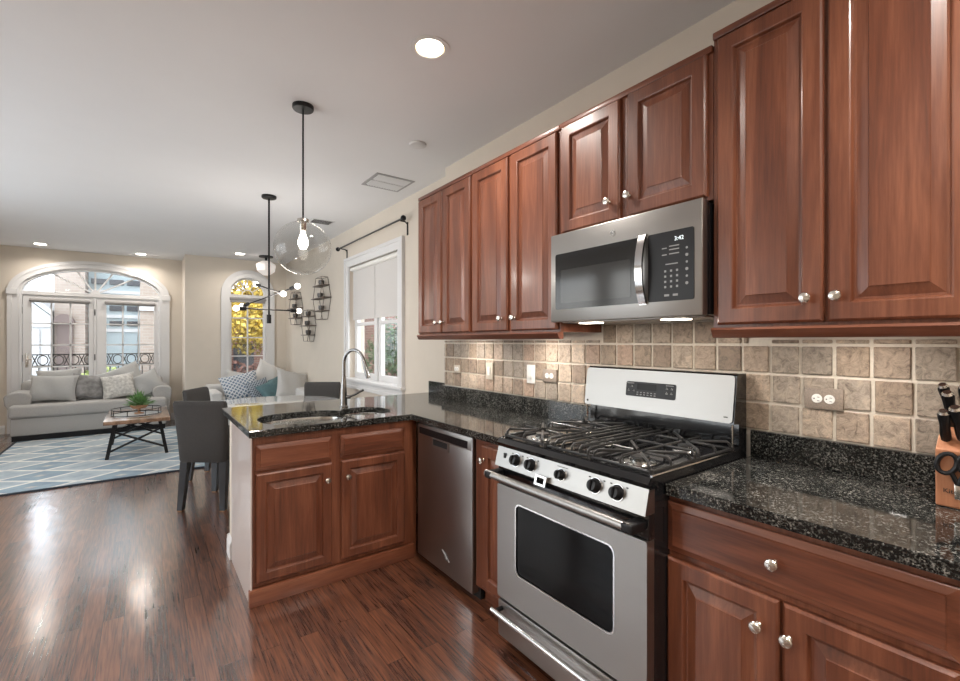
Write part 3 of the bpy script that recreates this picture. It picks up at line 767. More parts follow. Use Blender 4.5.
duplex(.590, 1.168, .118, .076, 'stone_plate', 'stone-coloured double outlet on the backsplash right of the stove')
duplex(1.976, 1.168, .118, .076, 'stone_plate', 'stone-coloured double outlet on the backsplash just left of the stove')
duplex(2.143, 1.168, .072, .118, 'white_plastic', 'white upright rocker switch beside the outlet left of the stove', False, 'switch')
duplex(2.577, 1.165, .080, .118, 'plate_beige', 'beige upright switch plate in the middle of the tiles left of the stove', False, 'switch')
duplex(2.996, 1.160, .085, .060, 'plate_beige', 'beige outlet plate at the window end of the backsplash', True)

# ------------------------------------------------------------------ dishwasher
dw = thing('dishwasher', (1.7, 2.245, 0), 'stainless dishwasher with control strip and pocket handle in the corner beside the sink cabinet', 'dishwasher')
build('body', MB().box((1.425, 1.945, .10), (1.97, 2.545, .870)), 'black_plastic', dw, False)
m = MB(); m.box((1.383, 1.948, .046), (1.425, 2.542, .868), .004); build('door', m, 'stainless_dark', dw)
m = MB(); m.box((1.379, 1.955, .798), (1.384, 2.535, .862), .002); st = build('control_strip', m, 'stainless', dw)
m = MB(); m.box((1.3775, 1.985, .806), (1.3792, 2.510, .846), .0005).mat('print_white')
m.mats = ['black_plastic', 'print_white']
for k in range(14): m.box((1.3768, 2.03 + k * .034, .822), (1.3776, 2.046 + k * .034, .830))
m.box((1.3768, 2.0, .815), (1.3776, 2.012, .838))
build('buttons', m, None, st, False)
m = MB(); m.ring([(1.383, 2.185, .762), (1.383, 2.345, .762), (1.383, 2.345, .797), (1.383, 2.185, .797)], [(1.383, 2.170, .748), (1.383, 2.360, .748), (1.383, 2.360, .802), (1.383, 2.170, .802)], (-.006, 0, 0), close=True)
h = build('handle', m, 'stainless', dw); build('recess', MB().box((1.3805, 2.185, .762), (1.3832, 2.345, .797)), 'slot_black', h, False)
m = MB()
for k in range(5):
    a = R(20 + k * 36); m.tube([(1.3818, 2.205 - .022 * math.cos(a), .150 - .022 * math.sin(a)), (1.3818, 2.205 + .022 * math.cos(a), .150 + .022 * math.sin(a))], .0016, 5)
m.tube([(1.3816, 2.245, .175), (1.3816, 2.170, .128)], .003, 6)
build('emblem', m, 'print_white', dw)
build('toe_kick', MB().box((1.44, 1.948, 0), (1.46, 2.542, .10)), 'slot_black', dw, False)

# ------------------------------------------------------------------ stove
rg = thing('gas_stove', (1.6, 1.222, 0), 'stainless gas stove with black cooktop standing between the two black counters', 'stove')
ya, yb = .842, 1.602
build('body', MB().box((1.315, ya, .035), (1.968, yb, .905), .003), 'black_enamel', rg)
for sx in (1.36, 1.92):
    for sy in (ya + .05, yb - .05): build('foot', MB().lathe((sx, sy, 0), [(.018, 0), (.018, .012), (.008, .014), (.008, .037)]), 'black_plastic', rg)
m = MB()
prof = [(1.285, .905), (1.276, .925), (1.290, .944), (1.86, .944), (1.90, .955), (1.90, .905)]
m.loft([[(x, ya - .002, z) for x, z in prof], [(x, yb + .002, z) for x, z in prof]])
ck = build('cooktop', m, 'black_enamel', rg)
for yy in (ya + .002, yb - .002): build('edge_strip', MB().tube([(1.300, yy, .9455), (1.86, yy, .9455)], .004, 6), 'chrome', ck)
# control panel
pt, pb = (1.284, .908), (1.262, .826)
m = MB(); m.loft([[(pt[0], ya, pt[1]), (pt[0], yb, pt[1]), (1.315, yb, pt[1]), (1.315, ya, pt[1])], [(pb[0], ya, pb[1]), (pb[0], yb, pb[1]), (1.315, yb, pb[1]), (1.315, ya, pb[1])]])
cp = build('control_panel', m, 'stainless', rg, False)
nrm = Vector((-(pt[1] - pb[1]), 0, pt[0] - pb[0])).normalized()
def on_panel(y, z): 
    t = (z - pb[1]) / (pt[1] - pb[1]); return Vector((pb[0] + (pt[0] - pb[0]) * t, y, z))
for ky in (1.468, 1.375, 1.208, 1.046, .953):
    s = .82 if ky == 1.208 else 1.0
    kb = MB(); kb.lathe(on_panel(ky, .870), [(.026 * s, 0), (.026 * s, .004), (.022 * s, .006), (.0205 * s, .024), (.018 * s, .028), (.002, .029)], nrm, 24)
    k = build('knob', kb, 'black_plastic', rg)
    m = MB(); c0 = on_panel(ky, .870) + nrm * .026; m.box(c0 + Vector((-.008, -.0045, -.019 * s)), c0 + Vector((.004, .0045, .019 * s)), .002); build('grip', m, 'black_plastic', k)
    m = MB(); m.lathe(on_panel(ky, .870), [(.0275 * s, 0), (.0275 * s, .0035), (.0262 * s, .0036)], nrm, 24, False, False); build('bezel', m, 'chrome', k)
m = MB(); c0 = on_panel(1.545, .875); m.box(c0 + Vector((-.004, -.008, -.011)), c0 + Vector((.004, .008, .011)), .002); build('rocker_switch', m, 'black_plastic', cp)
m = MB()
for ky in (1.468, 1.375, 1.046, .953):
    for dy in (-.034, .030): c0 = on_panel(ky + dy, .893) + nrm * .0006; m.box(c0 + Vector((-.0003, -.004, -.0022)), c0 + Vector((.0003, .004, .0022)))
m.tube([on_panel(1.235, .897) + nrm * .0006, on_panel(1.18, .897) + nrm * .0006], .0012, 4)
build('printed_marks', m, 'slot_black', cp)
m = MB(); m.ring([on_panel(1.315, .838) + nrm * .002, on_panel(1.275, .838) + nrm * .002, on_panel(1.275, .815) + nrm * .002, on_panel(1.315, .815) + nrm * .002],
                 [on_panel(1.325, .845) + nrm * .002, on_panel(1.265, .845) + nrm * .002, on_panel(1.265, .808) + nrm * .002, on_panel(1.325, .808) + nrm * .002], nrm * .016, close=True)
build('latch_guard', m, 'chrome', cp)
m = MB(); m.box((1.262, 1.277, .814), (1.270, 1.313, .834), .002); build('latch', m, 'black_plastic', cp)
# vent band, door
m = MB(); m.box((1.283, ya, .742), (1.317, yb, .826), .003); bnd = build('vent_band', m, 'black_enamel', rg)
m = MB()
def rrect(y0, y1, z0, z1, r, n=5):
    o = []
    for cy, cz, a0 in ((y1 - r, z1 - r, 0), (y0 + r, z1 - r, 90), (y0 + r, z0 + r, 180), (y1 - r, z0 + r, 270)):
        for k in range(n + 1): a = R(a0 + 90 * k / n); o.append((cy + r * math.cos(a), cz + r * math.sin(a)))
    return o
def X3(x, l): return [(x, a, b_) for a, b_ in l]
m.plate([X3(1.275, rrect(ya + .002, yb - .002, .240, .742, .008)), X3(1.275, rrect(.968, 1.477, .378, .684, .028))], (.04, 0, 0))
dr = build('oven_door', m, 'stainless', rg, False)
m = MB(); m.prism(X3(1.279, rrect(.966, 1.479, .376, .686, .028)), (.02, 0, 0)); build('oven_window', m, 'oven_glass', dr, False)
m = MB(); m.ring(X3(1.2755, rrect(.972, 1.473, .382, .680, .026)), X3(1.2755, rrect(.966, 1.479, .376, .686, .030)), (-.002, 0, 0), close=True); build('window_trim', m, 'chrome', dr)
m = MB(); m.tube([(1.222, .868, .792), (1.222, 1.612, .792)], .0155, 16); hd = build('door_handle', m, 'stainless', rg)
for yy in (.872, 1.588): build('handle_bracket', MB().box((1.206, yy - .022, .776), (1.29, yy + .022, .806), .006), 'black_plastic', hd)
m = MB(); m.box((1.277, ya + .002, .062), (1.317, yb - .002, .226), .008); sd = build('storage_drawer', m, 'stainless', rg)
m = MB(); m.tube([(1.236, .86, .192), (1.236, 1.590, .192)], .0115, 14); dh = build('drawer_handle', m, 'chrome', sd)
for yy in (.90, 1.57): build('drawer_handle_post', MB().tube([(1.236, yy, .192), (1.280, yy, .192)], .010, 10), 'black_plastic', sd)
m = MB(); m.box((1.290, ya + .004, .224), (1.316, yb - .004, .242)); build('gap_seal', m, 'slot_black', rg, False)
# backguard
m = MB()
prof = [(1.900, .94), (1.905, 1.045), (1.862, 1.050), (1.890, 1.238), (1.900, 1.246), (1.968, 1.246), (1.968, .90), (1.900, .90)]
m.loft([[(x, ya + .006, z) for x, z in prof], [(x, yb - .006, z) for x, z in prof]]); bgd = build('backguard', m, 'black_enamel', rg, False)
fp = lambda y, z, d=0.0: Vector((1.862 + (z - 1.052) * .149 - d, y, z))
m = MB(); l = rrect(ya + .010, yb - .004, 1.052, 1.240, .014)
m.prism([fp(a, b_, .006) for a, b_ in l], (.006, 0, 0)); bf = build('backguard_face', m, 'stainless', bgd, False)
l = rrect(1.095, 1.350, 1.118, 1.186, .008)
m = MB(); m.prism([fp(a, b_, .0075) for a, b_ in l], (.002, 0, 0)); cd = build('clock_panel', m, 'black_plastic', bf, False)
m = MB()
for yy, zz in [(1.318, 1.165), (1.335, 1.145), (1.305, 1.145), (1.138, 1.165), (1.115, 1.165), (1.138, 1.145), (1.115, 1.145)]:
    c0 = fp(yy, zz, .0088); m.tube([c0 + Vector((0, -.005, -.003)), c0 + Vector((0, .005, -.003)), c0 + Vector((0, 0, .005)), c0 + Vector((0, -.005, -.003))], .0012, 4)
for k in range(6):
    for zz in (1.128, 1.138): c0 = fp(1.195 + k * .018 , zz, .0086); m.box(c0 + Vector((-.0004, -.0045, -.0018)), c0 + Vector((.0004, .0045, .0018)))
for yy in (1.325, 1.125): c0 = fp(yy, 1.178, .0086); m.box(c0 + Vector((-.0004, -.018, -.0015)), c0 + Vector((.0004, .018, .0015)))
build('clock_buttons', m, 'print_white', cd)
m = MB(); m.prism([fp(a, b_, .0083) for a, b_ in rrect(1.19, 1.29, 1.150, 1.178, .003)], (.001, 0, 0)); build('display', m, 'oven_glass', cd)
m = MB(); m.lathe(fp(1.578, 1.072, .006), [(.006, 0), (.006, .0012)], (-1, 0, 0), 14); build('emblem', m, 'slot_black', bf)
m = MB(); c0 = fp(.878, 1.075, .0065); m.box(c0 + Vector((-.0005, -.008, -.002)), c0 + Vector((.0005, .008, .002))); build('printed_marks', m, 'slot_black', bf)
# corner studs of the backguard
for yy in (ya + .014, yb - .014): build('backguard_post', MB().tube([(1.868, yy, .945), (1.868, yy, 1.045)], .0045, 8), 'chrome', bgd)
# burners and grates
def burner(x, y, s):
    t = MB(); t.lathe((x, y, .944), [(.055 * s, 0), (.052 * s, .004), (.034 * s, .006), (.034 * s, .014), (.030 * s, .016)], n=24)
    b_ = build('burner', t, 'steel_bowl', rg)
    t = MB(); t.lathe((x, y, .960), [(.030 * s, 0), (.032 * s, .003), (.030 * s, .008), (.002, .010)], n=24); build('burner_cap', t, 'cast_iron', b_)
BU = [(1.430, .975, 1.05), (1.730, .975, .85), (1.430, 1.470, .95), (1.730, 1.470, 1.0)]
for q in BU: burner(*q)
burner(1.58, 1.222, .8)
def grate(y0, y1, cs):
    m = MB(); x0, x1, zt = 1.318, 1.855, .982; r = .0055
    def arch(a, b_):
        a = Vector(a); b_ = Vector(b_); out = [Vector((a.x, a.y, .947)), Vector((a.x, a.y, zt - .012))]
        d = (b_ - a).normalized() * .012
        out += [Vector((a.x, a.y, zt)) + d, Vector((b_.x, b_.y, zt))]; m.tube(out, r, 8)
    zl = .953
    for p, q in (((x0, y0), (x1, y0)), ((x1, y0), (x1, y1)), ((x1, y1), (x0, y1)), ((x0, y1), (x0, y0))): m.tube([(*p, zl), (*q, zl)], .006, 8)
    xm = (x0 + x1) / 2
    arch((xm, y0, 0), (xm, (y0 + y1) / 2, 0)); arch((xm, y1, 0), (xm, (y0 + y1) / 2, 0))
    for cx, cy in cs:
        for dx, dy in ((-1, 0), (1, 0), (0, -1), (0, 1), (-.75, -.75), (-.75, .75), (.75, -.75), (.75, .75)):
            if dx and dy:
                t_ = min(abs(((x1 if dx > 0 else x0) - cx) / dx), abs(((y1 if dy > 0 else y0) - cy) / dy))
                if (dx > 0) == (cx < xm): t_ = min(t_, abs(xm - cx) / abs(dx))
                ex, ey = cx + dx * t_, cy + dy * t_
                if abs(ex - xm) < .02: continue
            else:
                ex = cx if dx == 0 else (xm if (dx > 0) == (cx < xm) else (x1 if dx > 0 else x0)); ey = cy if dy == 0 else (y1 if dy > 0 else y0)
            arch((ex, ey, 0), (cx + dx * .026, cy + dy * .026, 0))
    for sx in (x0, x1):
        for sy in (y0, y1): m.tube([(sx, sy, .944), (sx, sy, .962)], .008, 8)
    build('grate', m, 'cast_iron', rg)
grate(ya + .014, ya + .262, [(1.430, .975), (1.730, .975)])
grate(yb - .262, yb - .014, [(1.430, 1.470), (1.730, 1.470)])
m = MB(); zt = .982
for yy in (1.118, 1.158, 1.198, 1.246, 1.286, 1.326):
    m.tube([(1.32, yy, .947), (1.32, yy, .972), (1.333, yy, zt), (1.842, yy, zt), (1.855, yy, .972), (1.855, yy, .947)], .0050, 8)
for xx in (1.32, 1.855): m.tube([(xx, 1.118, .952), (xx, 1.326, .952)], .006, 8)
for xx in (1.48, 1.68): m.tube([(xx, 1.118, zt - .004), (xx, 1.326, zt - .004)], .0045, 8)
build('grate', m, 'cast_iron', rg)

# ------------------------------------------------------------------ microwave
mw = thing('microwave', (1.8, 1.215, 1.468), 'stainless over-the-range microwave with black door glass mounted under the short cabinet', 'microwave')
m = MB(); m.box((1.640, .838, 1.474), (1.985, 1.588, 1.884), .003); build('body', m, 'black_enamel', mw)
m = MB(); m.box((1.605, .838, 1.470), (1.645, 1.595, 1.893), .006)
fc_ = build('front_frame', m, 'stainless', mw)
m = MB(); m.prism(X3(1.6025, rrect(1.085, 1.560, 1.530, 1.795, .010)), (.004, 0, 0)); dg = build('door_glass', m, 'micro_mesh', mw, False)
m = MB(); m.prism(X3(1.6015, rrect(1.135, 1.525, 1.558, 1.715, .008)), (.002, 0, 0)); build('viewing_screen', m, 'micro_glass', dg, False)
m = MB(); m.prism(X3(1.6020, rrect(.868, 1.055, 1.530, 1.795, .008)), (.004, 0, 0)); cp = build('control_panel', m, 'black_plastic', mw, False)
m = MB(); m.text('3:42', .022, (1.6008, .925, 1.762), (0, -1, 0), (0, 0, 1)); build('clock_display', m, 'digit_glow', cp)
m = MB()
for r_ in range(4):
    for c_ in range(3): m.box((1.6012, .985 - c_ * .024, 1.640 - r_ * .020), (1.6018, .977 - c_ * .024, 1.648 - r_ * .020))
for z in (1.735, 1.722, 1.706): m.box((1.6012, .925, z), (1.6018, .965, z + .004))
for z in (1.735, 1.71): m.box((1.6012, .975, z - .005), (1.6018, .995, z - .001))
for k in range(6): m.lathe((1.6018, .895, 1.722 - k * .026), [(.006, 0), (.006, .0005)] if k % 2 else [(.0045, 0), (.0045, .0005)], (-1, 0, 0), 8)
m.box((1.6012, .93, 1.668), (1.6018, .98, 1.672)); m.box((1.6012, .965, 1.548), (1.6018, .985, 1.556)); m.box((1.6012, .93, 1.548), (1.6018, .95, 1.556))
m.bm.faces.ensure_lookup_table()
build('keypad', m, 'print_white', cp)
m = MB(); rr_ = []
for k in range(13):
    t_ = k / 12; z = 1.525 + .275 * t_; b_ = .030 * math.sin(math.pi * t_) ** .8
    xx = 1.600 - .006 - b_; rr_.append([(xx, 1.092, z), (xx, 1.060, z), (xx + .010, 1.060, z), (xx + .010, 1.092, z)])
m.loft(rr_); build('handle', m, 'chrome', mw)
m = MB(); m.box((1.597, 1.06, 1.522), (1.606, 1.092, 1.535)).box((1.597, 1.06, 1.79), (1.606, 1.092, 1.803)); build('handle_mount', m, 'chrome', mw)
m = MB(); m.lathe((1.605, 1.226, 1.838), [(.014, 0), (.014, .0012)], (-1, 0, 0), 24); em = build('emblem', m, 'nickel', mw)
m = MB(); m.ring([(1.6033, 1.226 + .0095 * math.cos(R(a)), 1.838 + .0095 * math.sin(R(a))) for a in range(0, 360, 20)], [(1.6033, 1.226 + .011 * math.cos(R(a)), 1.838 + .011 * math.sin(R(a))) for a in range(0, 360, 20)], (-.0004, 0, 0), close=True)
m.text('GE', .011, (1.6030, 1.226, 1.838), (0, -1, 0), (0, 0, 1), .0004); build('monogram', m, 'vent_dark', em)
m = MB(); m.box((1.66, .86, 1.466), (1.96, 1.57, 1.475), .003); un = build('underside_grille', m, 'stainless', mw)
for yy in (1.00, 1.43):
    build('lamp', MB().box((1.68, yy - .05, 1.462), (1.74, yy + .05, 1.467), .002), 'puck_glow', un, False)
# real light of the hood lamps and cabinet pucks
def area(name, loc, size, power, rot=(0, 0, 0), col=WARM, parent=None, spread=None):
    d = bpy.data.lights.new(name, 'AREA'); d.shape = 'DISK'; d.size = size; d.energy = power; d.color = col
    if spread: d.spread = spread
    o = bpy.data.objects.new(name, d); C.objects.link(o); o.rotation_euler = rot
    if parent: o.parent = parent; o.location = Vector(loc) - world_loc(parent)
    else: o.location = loc
    return o
for yy in (1.00, 1.43): area('hood_lamp_light', (1.71, yy, 1.460), .08, UNDER_W * .8, parent=mw)
def puck(x, y, z, label):
    t = thing('cabinet_puck_light', (x, y, z), label, 'light', 'small puck lights under the wall cabinets')
    build('housing', MB().lathe((x, y, z), [(.034, 0), (.034, -.010), (.028, -.013)]), 'nickel', t)
    build('lens', MB().lathe((x, y, z - .0125), [(.027, 0), (.027, -.002)]), 'puck_glow', t)
    area('puck_light', (x, y, z - .018), .05, UNDER_W * (1.9 if y > 1 else 1.2), parent=t)
puck(1.76, .47, 1.425, 'round puck light glowing under the large cabinet right of the microwave')
puck(1.78, 1.93, 1.425, 'round puck light under the cabinet just left of the microwave')
puck(1.78, 2.68, 1.425, 'round puck light under the cabinet nearest the window')

# ------------------------------------------------------------------ knife block
kb = thing('knife_block', (1.85, .225, .914), 'wooden knife block full of black-handled knives at the counter end', 'knife block')
m = MB()
yA, yB = .175, .272
prof = [(1.795, .916), (1.945, .916), (1.945, 1.16), (1.925, 1.175), (1.79, 1.075)]
m.loft([[(x, yA, z) for x, z in prof], [(x, yB, z) for x, z in prof]])
o = build('block', m, 'block_wood', kb, False); bv = o.modifiers.new('b', 'BEVEL'); bv.width = .004; bv.segments = 2
m = MB(); m.text('KitchenAid', .017, (1.7905, .218, .962), (0, -1, 0), (0, 0, 1), .0006); build('lettering', m, 'slot_black', kb)
build('rubber_foot', MB().box((1.80, .18, .914), (1.94, .268, .917)), 'slot_black', kb, False)
ax = Vector((-.60, 0, .80)).normalized()
for i, (t_, yy, ln, r_) in enumerate([(.25, .255, .105, .0125), (.30, .222, .115, .0135), (.62, .248, .12, .013), (.62, .210, .12, .013), (.88, .256, .11, .012), (.30, .190, .10, .0125), (.85, .225, .115, .012)]):
    b0 = Vector((1.79, yy, 1.075)).lerp(Vector((1.925, yy, 1.175)), t_)
    a2 = (ax + Vector((0, random.uniform(-.04, .08), 0))).normalized()
    k = thing('kitchen_knife', b0, 'black-handled kitchen knife standing in the wooden knife block', 'knife', 'knives in the knife block')
    m = MB(); m.tube([b0 - a2 * .002, b0 + a2 * .02, b0 + a2 * .055, b0 + a2 * ln * .9, b0 + a2 * ln], [r_ * .85, r_, r_ * .88, r_ * 1.12, r_ * .8], 10); build('handle', m, 'black_plastic', k)
    m = MB(); m.tube([b0 + a2 * (ln - .004), b0 + a2 * (ln + .003)], [r_ * 1.0, r_ * .7], 10); build('end_cap', m, 'nickel', k)
sx_ = thing('scissors', (1.783, .24, 1.03), 'black-handled kitchen scissors hanging at the front of the knife block', 'scissors')
for cy, tilt in ((.247, 1), (.205, -1)):
    m = MB(); m.tube([(1.783 - .004, cy + .020 * math.cos(R(a)) * 1.0, 1.040 + .027 * math.sin(R(a)) - tilt * .006 * math.cos(R(a))) for a in range(0, 361, 20)], .0062, 8, False); m.tube([(1.779, cy - tilt * .008, 1.018), (1.781, .226, .985)], .006, 8); build('handle', m, 'black_plastic', sx_)
m = MB(); m.box((1.780, .219, .945), (1.784, .233, .988), .001); build('blade', m, 'nickel', sx_)

# ------------------------------------------------------------------ ceiling fixtures
def downlight(x, y, label, group='recessed ceiling downlights', vis=True):
    t = thing('recessed_downlight', (x, y, CEIL), label, 'ceiling light', group)
    m = MB(); m.ring([(x + .072 * math.cos(R(a)), y + .072 * math.sin(R(a)), CEIL - .004) for a in range(0, 360, 12)], [(x + .095 * math.cos(R(a)), y + .095 * math.sin(R(a)), CEIL - .004) for a in range(0, 360, 12)], (0, 0, .004), close=True)
    build('trim_ring', m, 'white_trim', t)
    m = MB(); m.lathe((x, y, CEIL - .003), [(.073, 0), (.066, .0026)], n=30, cap0=False, cap1=False); build('baffle', m, 'gold_baffle', t)
    m = MB(); m.lathe((x, y, CEIL - .0005), [(.067, 0), (.060, -.004), (.045, -.007)], n=30, cap0=False); build('lens', m, 'lamp_glow', t)
    area('downlight_light', (x, y, CEIL - .03), .13, CAN_W if y < 3 else CAN_W * .36, parent=t, spread=R(150))
    return t
downlight(1.121, 1.935, 'lit recessed downlight over the kitchen floor, nearest the globe pendant')
downlight(-1.239, 9.22, 'recessed downlight above the left glass door leaf')
downlight(-.054, 9.30, 'recessed downlight above the right glass door leaf')
downlight(1.25, 8.31, 'recessed downlight in front of the narrow arched window')
for x, y in ((1.0, -.1), (-.55, .3), (-.8, -1.2), (1.0, -1.3), (-1.75, 2.4), (-1.75, 7.6)):  # unseen downlights, added to brighten the room
    downlight(x, y, 'recessed downlight added out of view to brighten the room', 'added downlights outside the view')

# globe pendant
gx, gy = .775, 2.87
gp = thing('globe_pendant', (gx, gy, CEIL), 'clear glass globe pendant lamp hanging over the sink on a thin black rod', 'pendant lamp')
build('canopy', MB().lathe((gx, gy, CEIL), [(.062, 0), (.062, -.018), (.058, -.024), (.012, -.026)]), 'dark_metal', gp)
build('rod', MB().tube([(gx, gy, CEIL - .02), (gx, gy, 2.125)], .0055, 8), 'dark_metal', gp)
m = MB(); m.lathe((gx, gy, 2.10), [(.008, .03), (.012, .028), (.034, .02), (.036, .006), (.020, .004), (.020, -.045), (.017, -.05)]); build('socket', m, 'nickel', gp)
gr = .166; pr = []
for k in range(2, 29):
    a = math.pi * k / 30; pr.append((gr * math.sin(a), gr * math.cos(a) * .97))
pr = [(.033, gr * .985)] + pr; 
m = MB(); m.lathe((gx, gy, 1.945), pr, n=48, cap0=False, cap1=False); m.ring([(gx + .034 * math.cos(R(a)), gy + .034 * math.sin(R(a)), 1.788) for a in range(0, 360, 15)], [(gx + .037 * math.cos(R(a)), gy + .037 * math.sin(R(a)), 1.788) for a in range(0, 360, 15)], (0, 0, .003), close=True)
build('glass_globe', m, 'globe_glass', gp)
m = MB(); m.lathe((gx, gy, 2.05), [(.012, 0), (.016, -.02), (.030, -.06), (.030, -.085), (.018, -.108), (.003, -.113)], n=20); build('bulb', m, 'bulb_glow', gp)
pl = bpy.data.lights.new('pendant_light', 'POINT'); pl.energy = BULB_W * 1.2; pl.color = WARM; pl.shadow_soft_size = .035
po = bpy.data.objects.new('pendant_light', pl); C.objects.link(po); po.parent = gp; po.location = (0, 0, 1.90 - CEIL)

# sputnik chandelier over the dining table
cx_, cy_ = .984, 4.844
ch = thing('sputnik_chandelier', (cx_, cy_, CEIL), 'black rod chandelier with three crossing arms and round bulbs over the dining table', 'chandelier')
build('canopy', MB().lathe((cx_, cy_, CEIL), [(.068, 0), (.068, -.020), (.060, -.026), (.012, -.028)]), 'dark_metal', ch)
build('rod', MB().tube([(cx_, cy_, CEIL - .02), (cx_, cy_, 1.60)], .009, 8).tube([(cx_, cy_, 1.64), (cx_, cy_, 1.555)], .021, 12), 'dark_metal', ch)
Fv = Vector((.593, .805, 0)); Rv = Vector((.805, -.593, 0))
for zc, lat, dep, dz, in ((1.895, .18, -.165, -.055), (1.82, .27, -.115, .067), (1.69, .16, .15, .0)):
    c0 = Vector((cx_, cy_, zc)); v = Rv * lat + Fv * dep + Vector((0, 0, dz)); n = v.normalized()
    arm = build('arm', MB().tube([c0 - v, c0 + v], .0065, 8), 'dark_metal', ch)
    for s in (-1, 1):
        e = c0 + v * s
        build('socket', MB().tube([e - n * s * .01, e + n * s * .050], .0185, 12), 'dark_metal', arm)
        mb = MB(); mb.sphere(e + n * s * .076, .028, (1, 1, 1), 16); build('bulb', mb, 'bulb_glow', arm)
pl = bpy.data.lights.new('chandelier_light', 'POINT'); pl.energy = BULB_W * 3; pl.color = WARM; pl.shadow_soft_size = .2
po = bpy.data.objects.new('chandelier_light', pl); C.objects.link(po); po.parent = ch; po.location = (0, 0, 1.78 - CEIL)

# small frosted ceiling lamp near the arched window
lx, ly = 1.64, 8.30
t = thing('ceiling_lamp', (lx, ly, CEIL), 'frosted white ceiling lamp hanging in front of the narrow arched window', 'ceiling light')
build('canopy', MB().lathe((lx, ly, CEIL), [(.11, 0), (.11, -.02), (.02, -.03), (.02, -.09)]), 'dark_metal', t)
m = MB(); m.loft([[(lx + r_ * math.cos(R(a + 15)), ly + r_ * math.sin(R(a + 15)), z) for a in range(0, 360, 60)] for r_, z in ((.07, 2.725), (.17, 2.66), (.15, 2.56), (.05, 2.49))])
build('shade', m, 'frosted_glass', t, False)
# supply vents and detector
t = thing('ceiling_vent', (1.77, 3.80, CEIL), 'long white louvred ceiling vent near the wall beside the cabinets', 'vent')
build('frame', MB().ring([(1.61, 3.65, CEIL - .006), (1.92, 3.65, CEIL - .006), (1.92, 3.95, CEIL - .006), (1.61, 3.95, CEIL - .006)], [(1.585, 3.625, CEIL - .006), (1.945, 3.625, CEIL - .006), (1.945, 3.975, CEIL - .006), (1.585, 3.975, CEIL - .006)], (0, 0, .006), close=True), 'vent_grey', t)
m = MB()
for k in range(12):
    x = 1.625 + k * .025; m.loft([[(x, 3.652, CEIL - .002), (x + .018, 3.652, CEIL - .010), (x + .018, 3.652, CEIL - .008), (x, 3.652, CEIL)], [(x, 3.948, CEIL - .002), (x + .018, 3.948, CEIL - .010), (x + .018, 3.948, CEIL - .008), (x, 3.948, CEIL)]])
m.box((1.61, 3.795, CEIL - .011), (1.92, 3.805, CEIL - .002)); build('louvres', m, 'vent_white', t, False)
t = thing('smoke_detector', (1.596, 2.93, CEIL), 'flat round white cover on the ceiling above the cabinets', 'smoke detector')
build('cover', MB().lathe((1.596, 2.93, CEIL), [(.062, 0), (.060, -.012), (.050, -.016)]), 'vent_white', t)
t = thing('ceiling_register', (1.69, 5.5, CEIL), 'dark slotted ceiling register behind the globe pendant', 'vent')
build('frame', MB().box((1.56, 5.40, CEIL - .008), (1.83, 5.60, CEIL), .002), 'vent_white', t)
m = MB()
for k in range(7): m.box((1.585, 5.415 + k * .025, CEIL - .010), (1.805, 5.428 + k * .025, CEIL - .007))
build('slots', m, 'vent_dark', t, False)

# curtain rod
cr = thing('curtain_rod', (2.02, 4.93, 2.57), 'bare dark curtain rod with ball ends above the blind window', 'curtain rod')
build('rod', MB().tube([(2.02, 4.02, 2.575), (2.02, 5.84, 2.575)], .010, 10), 'rod_metal', cr)
for yy in (4.00, 5.86): build('finial', MB().sphere((2.02, yy, 2.575), .028).tube([(2.02, yy, 2.575), (2.02, yy + (.03 if yy < 5 else -.03), 2.575)], .015, 10), 'dark_metal', cr)
for yy in (4.06, 5.74):
    build('bracket', MB().tube([(2.02, yy, 2.562), (2.07, yy, 2.56), (2.095, yy, 2.54)], .007, 8).box((2.092, yy - .012, 2.43), (2.10, yy + .012, 2.56), .002), 'dark_metal', cr)

# ------------------------------------------------------------------ candle sconces on the right wall
def sconce(yc, zc, wdt, hgt, label, n_sh=3):
    t = thing('wall_sconce', (2.08, yc, zc), label, 'candle holder', 'wire candle sconces on the wall')
    m = MB(); r_ = .0042
    for xo in (2.094, 2.0):
        h2, w2 = hgt / 2, wdt / 2
        pts = [(xo, yc - w2 * .45, zc - h2), (xo, yc - w2, zc), (xo, yc - w2 * .45, zc + h2), (xo, yc + w2 * .45, zc + h2), (xo, yc + w2, zc), (xo, yc + w2 * .45, zc - h2), (xo, yc - w2 * .45, zc - h2)]
        m.tube(pts, r_, 6)
    for z in (-h2, h2):
        for s in (-1, 1): m.tube([(2.0, yc + s * w2 * .45, zc + z), (2.094, yc + s * w2 * .45, zc + z)], r_, 6)
    build('wire_frame', m, 'bronze', t)
    for k in range(n_sh):
        z = zc - hgt * .30 + k * hgt * .30; w3 = w2 * (1.1 if k == 1 else .78)
        s_ = build('shelf', MB().box((1.975, yc - w3, z - .006), (2.095, yc + w3, z + .006), .002), 'bronze', t)
        yo = yc + (.03 if k % 2 else -.02)
        c_ = thing('tealight_cup', (2.035, yo, z + .006), 'small dark tealight cup on the %s shelf of the %s wire sconce' % (('bottom', 'middle', 'top')[k], 'largest' if yc < 7 else ('lowest' if yc < 7.6 else 'corner')), 'candle holder', 'tealight cups on the wall sconces')
        build('cup', MB().lathe((2.035, yo, z + .006), [(.030, 0), (.040, .03), (.040, .07), (.036, .07), (.034, .02)], n=16), 'rod_metal', c_)
        build('candle', MB().lathe((2.035, yo, z + .020), [(.030, 0), (.030, .03), (.002, .032)], n=14), 'candle_wax', c_)
sconce(6.62, 1.995, .52, .60, 'largest hexagonal wire sconce with three shelves, nearest the blind window')
sconce(8.02, 1.93, .50, .54, 'hexagonal wire sconce with three shelves, closest to the room corner')
sconce(7.27, 1.62, .44, .48, 'lower hexagonal wire sconce hung between the other two')

